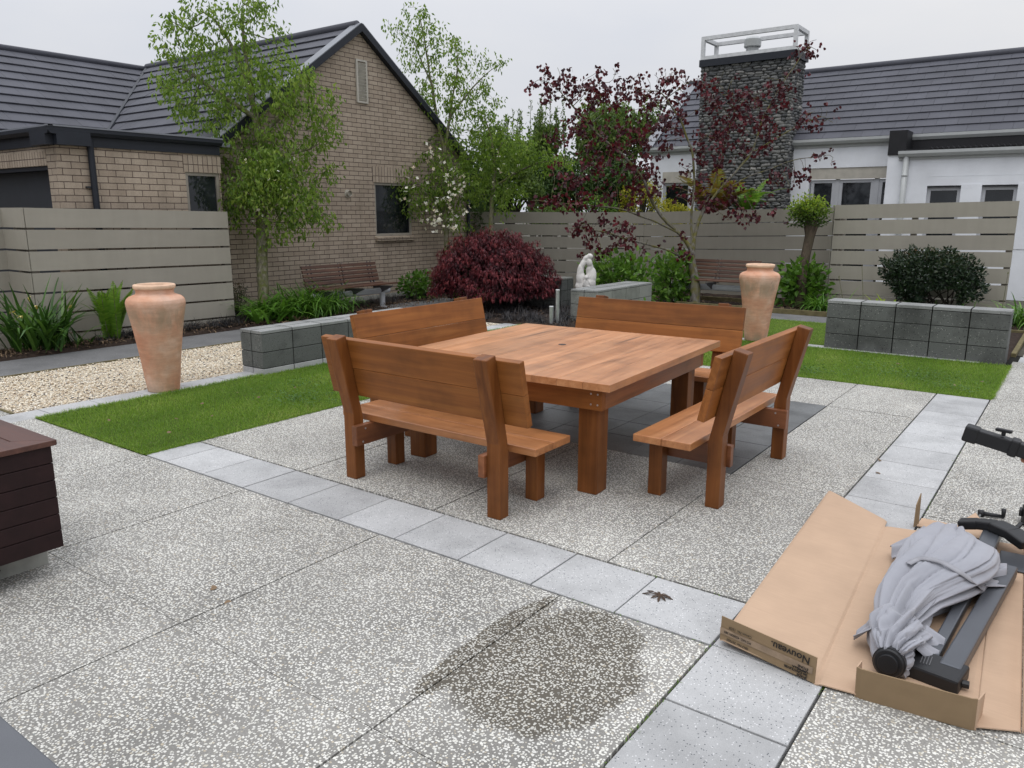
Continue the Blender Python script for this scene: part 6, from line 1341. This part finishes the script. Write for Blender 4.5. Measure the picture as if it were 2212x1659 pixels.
def clump(name, label, cat, c, n, L_, W_, up, dr, m, group=None, z=.03, spread=.06, segs=5, lv=(0, 1), seg_w=None, sx=1., sy=1.):
    t = empty(name, (c[0], c[1], z), label, cat, group); O = t.location
    P = np.stack([rng.normal(c[0], spread*sx, n), rng.normal(c[1], spread*sy, n), np.full(n, z)], 1); a = rng.uniform(0, 2*np.pi, n); tl = rng.uniform(.15, 1, n)**.8
    Dr = unit(np.stack([np.cos(a)*tl*sx, np.sin(a)*tl*sy, np.full(n, up)], 1)); V, F, kk = blades(P, Dr, rng.uniform(*L_, n), rng.uniform(*W_, n), rng.uniform(*dr, n), segs, seg_w=seg_w or [.75, 1, 1, .9, .6, .05][:segs+1])
    mkobj('leaves', V, F, m, t, rnd=np.repeat(rng.uniform(*lv, n), kk), org=O, smooth=False); return t
t = clump('iris_clump', 'dark green sword-leaved iris clump with small yellow flowers by the left fence', 'plant', (-9.48, 1.52), 150, (.55, 1.05), (.030, .05), 1.7, (.2, 1.9), M['strap'], spread=.16)
for k, (dx, dz) in enumerate(((-.28, .52), (.0, .58), (-.2, .47), (.32, .55), (-.1, .68))):
    P = np.array([(-9.35+rng.uniform(-.1, .1), 1.52+dx, dz)]*6); V, F, kk = blades(P, unit(rng.normal(0, 1, (6, 3))+(0, 0, .2)), np.full(6, .05), np.full(6, .022), np.full(6, 1.), 3, seg_w=[.4, 1, .9, .2]); mkobj('flower', V, F, M['yflower'], t, rnd=np.repeat(rng.random(6), kk), org=t.location)
clump('strap_plant', 'small strappy plant between the fern and the iris clump', 'plant', (-9.38, 1.98), 12, (.25, .5), (.018, .03), 1.0, (.4, 1.6), M['strap'], spread=.05)
clump('strap_plant', 'wispy light green plant half cut off at the left edge', 'plant', (-9.55, .72), 50, (.25, .55), (.012, .022), 1.4, (.3, 1.6), M['aga'], spread=.12)
AG = 'arching strap-leaved agapanthus clumps'
clump('agapanthus_clump', 'large arching bright green agapanthus clump behind the low block wall', 'plant', (-9.42, 5.72), 700, (.60, .92), (.016, .026), 1.9, (1.1, 2.3), M['aga'], AG, spread=.20, sy=1.55, sx=.9)
clump('agapanthus_clump', 'broad-leaved green clump with withered tan leaves at the foot of the dogwood', 'plant', (-9.33, 4.88), 70, (.42, .66), (.045, .07), 1.6, (.6, 1.9), M['aga'], AG, spread=.15, sy=1.4, lv=(.1, .8))
clump('withered_leaves', 'withered tan strap leaves under the broad-leaved clump by the dogwood', 'dead leaves', (-9.2, 5.02), 40, (.12, .24), (.03, .05), .5, (.8, 2.2), M['mulch'], None, spread=.20, lv=(.6, 1))
clump('agapanthus_clump', 'small agapanthus clump at the foot of the pollarded tree next to the block wall', 'plant', (-2.72, 11.6), 150, (.38, .6), (.014, .022), 1.0, (.8, 2.2), M['aga'], AG, spread=.10)
clump('agapanthus_clump', 'row of agapanthus leaves under the camellia, behind the long block wall', 'plant', (-.75, 11.45), 520, (.38, .62), (.012, .02), 1.2, (.7, 2.0), M['aga'], AG, spread=.13, sx=5.2, lv=(0, .8))
clump('agapanthus_clump', 'bright agapanthus clump at the right edge beyond the block wall', 'plant', (.52, 11.6), 300, (.5, .8), (.016, .026), 1.1, (.8, 2.2), M['aga'], AG, spread=.14, sx=1.3)
clump('lime_plant', 'lime green leafy sprig above the long block wall', 'plant', (-1.62, 11.1), 26, (.18, .34), (.04, .06), 1.6, (.4, 1.6), M['lime'], None, spread=.06, z=.15)
for (x, y, dx, h) in ((-2.22, 11.3, -.16, .62), (-1.95, 11.4, -.1, .80), (.02, 11.5, .02, .78)):
    o = empty('dry_stalk', (x, y, .02), {-.16: 'leaning dry flower stalk left of the camellia', -.1: 'taller dry flower stalk beside the camellia', .02: 'upright dry flower stalk right of the camellia'}[dx], 'plant stalk'); mb = MB(); mb.tube([(0, 0, 0), (dx*.5, 0, h*.5), (dx, 0, h)], [.006, .005, .004], 6); mb.tube([(dx, 0, h), (dx, 0, h+.03)], [.012, .004], 6); mb.build('stalk', M['barkg'], o)
# ferns
def fern(name, label, c, n, L_, m, z=.03, up=2.2, dr=(.3, 1.), leafL=.09, cat='fern', segs=34, lv=(0, 1), tilt=1.):
    t = empty(name, (c[0], c[1], z), label, cat); O = t.location; mb = MB(); Ps = []; Ds = []; Ls = []; rv = []; Sv = []
    for k in range(n):
        a = rng.uniform(0, 2*np.pi); d = unit(np.array((math.cos(a)*tilt*rng.uniform(.2, 1), math.sin(a)*tilt*rng.uniform(.2, 1), up))); h = unit(np.array((d[0], d[1], 0))); L = rng.uniform(*L_); bend = rng.uniform(*dr); p = np.array((c[0], c[1], z))+rng.normal(0, .04, 3)*(1, 1, 0); pts = [p]; s = unit(np.cross(d, (0, 0, 1.)))
        for i in range(segs):
            b = bend*(i/segs)**1.3; v = unit(d*math.cos(b)+(h*.8-np.array((0, 0, .6)))*math.sin(b)); p = p+v*L/segs; pts.append(p)
            w = leafL*math.sin(math.pi*min(1, (i+2)/(segs+1)))**.7
            for sg in (-1, 1): Ps.append(p); Ds.append(s*sg+v*.35-np.array((0, 0, .06))); Ls.append(w); Sv.append(v); rv.append(rng.uniform(*lv)*.6+.4*i/segs)
        mb.tube(pts, [.004]*(len(pts)-1)+[.001], 4)
    mb.build('stems', M['barkg'], t, O); Ps, Ds, Ls, rv = map(np.array, (Ps, Ds, Ls, rv))
    Sv = np.array(Sv); Ds = unit(Ds); wd = max(.016, leafL*.24)*.5; L_ = Ls[:, None]
    V = np.stack([Ps-Sv*wd, Ps+Sv*wd, Ps+Ds*L_*.6+Sv*wd*.8, Ps+Ds*L_, Ps+Ds*L_*.6-Sv*wd*.8], 1).reshape(-1, 3); n = len(Ps); F = [tuple(range(i*5, i*5+5)) for i in range(n)]
    mkobj('fronds', V, F, m, t, rnd=np.repeat(np.clip(rv, 0, 1), 5), org=O); return t
fern('fern', 'upright bright green fern against the left fence beside the tall urn', (-9.46, 2.42), 26, (.55, .85), M['fern'], up=3.0, dr=(.1, .8))
ft = at(1545, 430, 18.3); tf = fern('tree_fern', 'tree fern with orange and green fronds showing above the long fence', (ft[0], ft[1]), 26, (.8, 1.45), M['orange'], z=1.7, up=.75, dr=(.5, 1.5), leafL=.26, segs=20)
mb = MB(); mb.tube([(ft[0], ft[1], 0), (ft[0], ft[1], 1.72)], [.12, .10], 10); mb.build('trunk', M['barkd'], tf, tf.location)
fern('tree_fern', 'green tree fern in front of the stone chimney behind the fence', (ft[0]+.65, ft[1]+.3), 14, (.8, 1.4), M['fern'], z=1.6, up=1.0, dr=(.5, 1.5), leafL=.2, segs=20)

# ---- trees beyond the fence
BGG = 'trees and bushes beyond the back fences'
def bgtree(label, cat, px, py, d, rx, ry, n, leaf, m, kind='round', r0=.12, name='background_tree'):
    c = at(px, py, d); g = np.array((c[0], c[1], 0.)); t = empty(name, tuple(g), label, cat, BGG); O = t.location; RX, RZ = rx*d/FPX, ry*d/FPX
    if kind == 'round':
        nb_ = 16; bl = [(c+unit(rng.normal(size=3))*np.array((RX, RX, RZ))*rng.uniform(.35, .8), rng.uniform(.28, .48)) for _ in range(nb_)]+[(c, .6)]
    elif kind == 'spires':
        bl = [(c+np.array((rng.uniform(-.8, .8)*RX, rng.uniform(-.6, .6)*RX, rng.uniform(-.5, .3)*RZ)), .33) for _ in range(12)]
    else: bl = [(c+unit(rng.normal(size=3))*np.array((RX, RX, RZ*.6))*rng.uniform(.3, .8)+(0, 0, RZ*.2), rng.uniform(.3, .45)) for _ in range(14)]
    Q = []; per = n//len(bl)
    for b, s in bl:
        u = unit(rng.normal(size=(per, 3)))*rng.random((per, 1))**.42; st_ = np.array((RX*s, RX*s, RZ*s*(1. if kind != 'weep' else 1.5)))
        if kind == 'spires' and s < .2: st_ = np.array((RX*.028, RX*.028, RZ*.13))
        Q.append(b+u*st_)
    P = np.vstack(Q); P[:, 2] = np.maximum(P[:, 2], .1); k = len(P); dz = -1.4 if kind == 'weep' else (.9 if kind == 'spires' else -.2)
    mb = MB(); mb.tube([g, (g+c)/2+(.1, 0, 0), c], [r0, r0*.8, r0*.4], 8)
    for b, s in bl: mb.tube([(g+c)/2, (b+(g+c)/2)/2+(0, 0, .1), b], [r0*.4, r0*.25, r0*.08], 5)
    mb.build('trunk', M['barkd'], t, O)
    if kind == 'spires':
        sp = []; sh_ = MB()
        for q in range(34):
            b = np.array((c[0]+rng.uniform(-.9, .9)*RX, c[1]+rng.uniform(-.6, .6)*RX, c[2]+RZ*rng.uniform(.1, .55))); hh = rng.uniform(.45, 1.25); tl = rng.normal(0, .07, 2); tt = rng.random(44)
            sp.append(b+np.stack([tl[0]*tt, tl[1]*tt, tt*hh], 1)+rng.normal(0, .055, (44, 3))*(1.15-tt)[:, None]); sh_.tube([b-(0, 0, .3), b+(tl[0], tl[1], hh)], [.02, .005], 4, False)
        sp = np.vstack(sp); sh_.build('shoots', M['barkg'], t, O); ks = len(sp); leafmesh('crown', sp, unit(rng.normal(0, .6, (ks, 3))+(0, 0, .8)), rng.uniform(.08, .15, ks), rng.uniform(.03, .06, ks), m, t, rng.random(ks), O, 'leaf')
    leafmesh('crown', P, unit(rng.normal(0, .8, (k, 3))+(0, 0, dz)), rng.uniform(*leaf, k), rng.uniform(*leaf, k)*.5, m, t, rng.random(k), O, 'leaf')
bgtree('dark evergreen bush beside the brick house corner, behind the fence', 'tree', 1045, 420, 20, 62, 85, 3600, (.09, .16), M['bgA'])
bgtree('dark green spiky-topped tree behind the third dogwood', 'tree', 1150, 345, 26, 95, 110, 7200, (.12, .22), M['bgB'], 'spires')
bgtree('dense dark evergreen behind the gap between the houses', 'tree', 1215, 400, 22, 85, 75, 5200, (.10, .18), M['bgA'])
bgtree('tall weeping green tree behind the left half of the redbud', 'tree', 1325, 320, 25, 105, 110, 7600, (.11, .2), M['bgB'], 'weep', .16)
bgtree('dense dark green tree filling the background left of the white house', 'tree', 1340, 400, 21, 80, 70, 4600, (.10, .17), M['bgA'])
bgtree('brownish green twiggy tree behind the flowering dogwood', 'tree', 1100, 395, 20, 80, 60, 3600, (.08, .14), M['bgB'])
bgtree('bright green bush just above the fence below the redbud', 'bush', 1290, 455, 20.5, 55, 38, 1700, (.05, .09), M['bgC'], name='background_bush')
bgtree('golden yellow bush behind the fence beside the white house', 'bush', 1385, 440, 20., 52, 58, 2200, (.05, .09), M['yel'], name='background_bush')
bgtree('yellow-green bush behind the fence in front of the white house window', 'bush', 1460, 470, 17.9, 60, 42, 1500, (.05, .09), M['yel'], name='background_bush')
bgtree('fresh green bush filling the gap above the shaded fence', 'bush', 1180, 470, 20.5, 80, 42, 2000, (.06, .10), M['bgB'], name='background_bush')
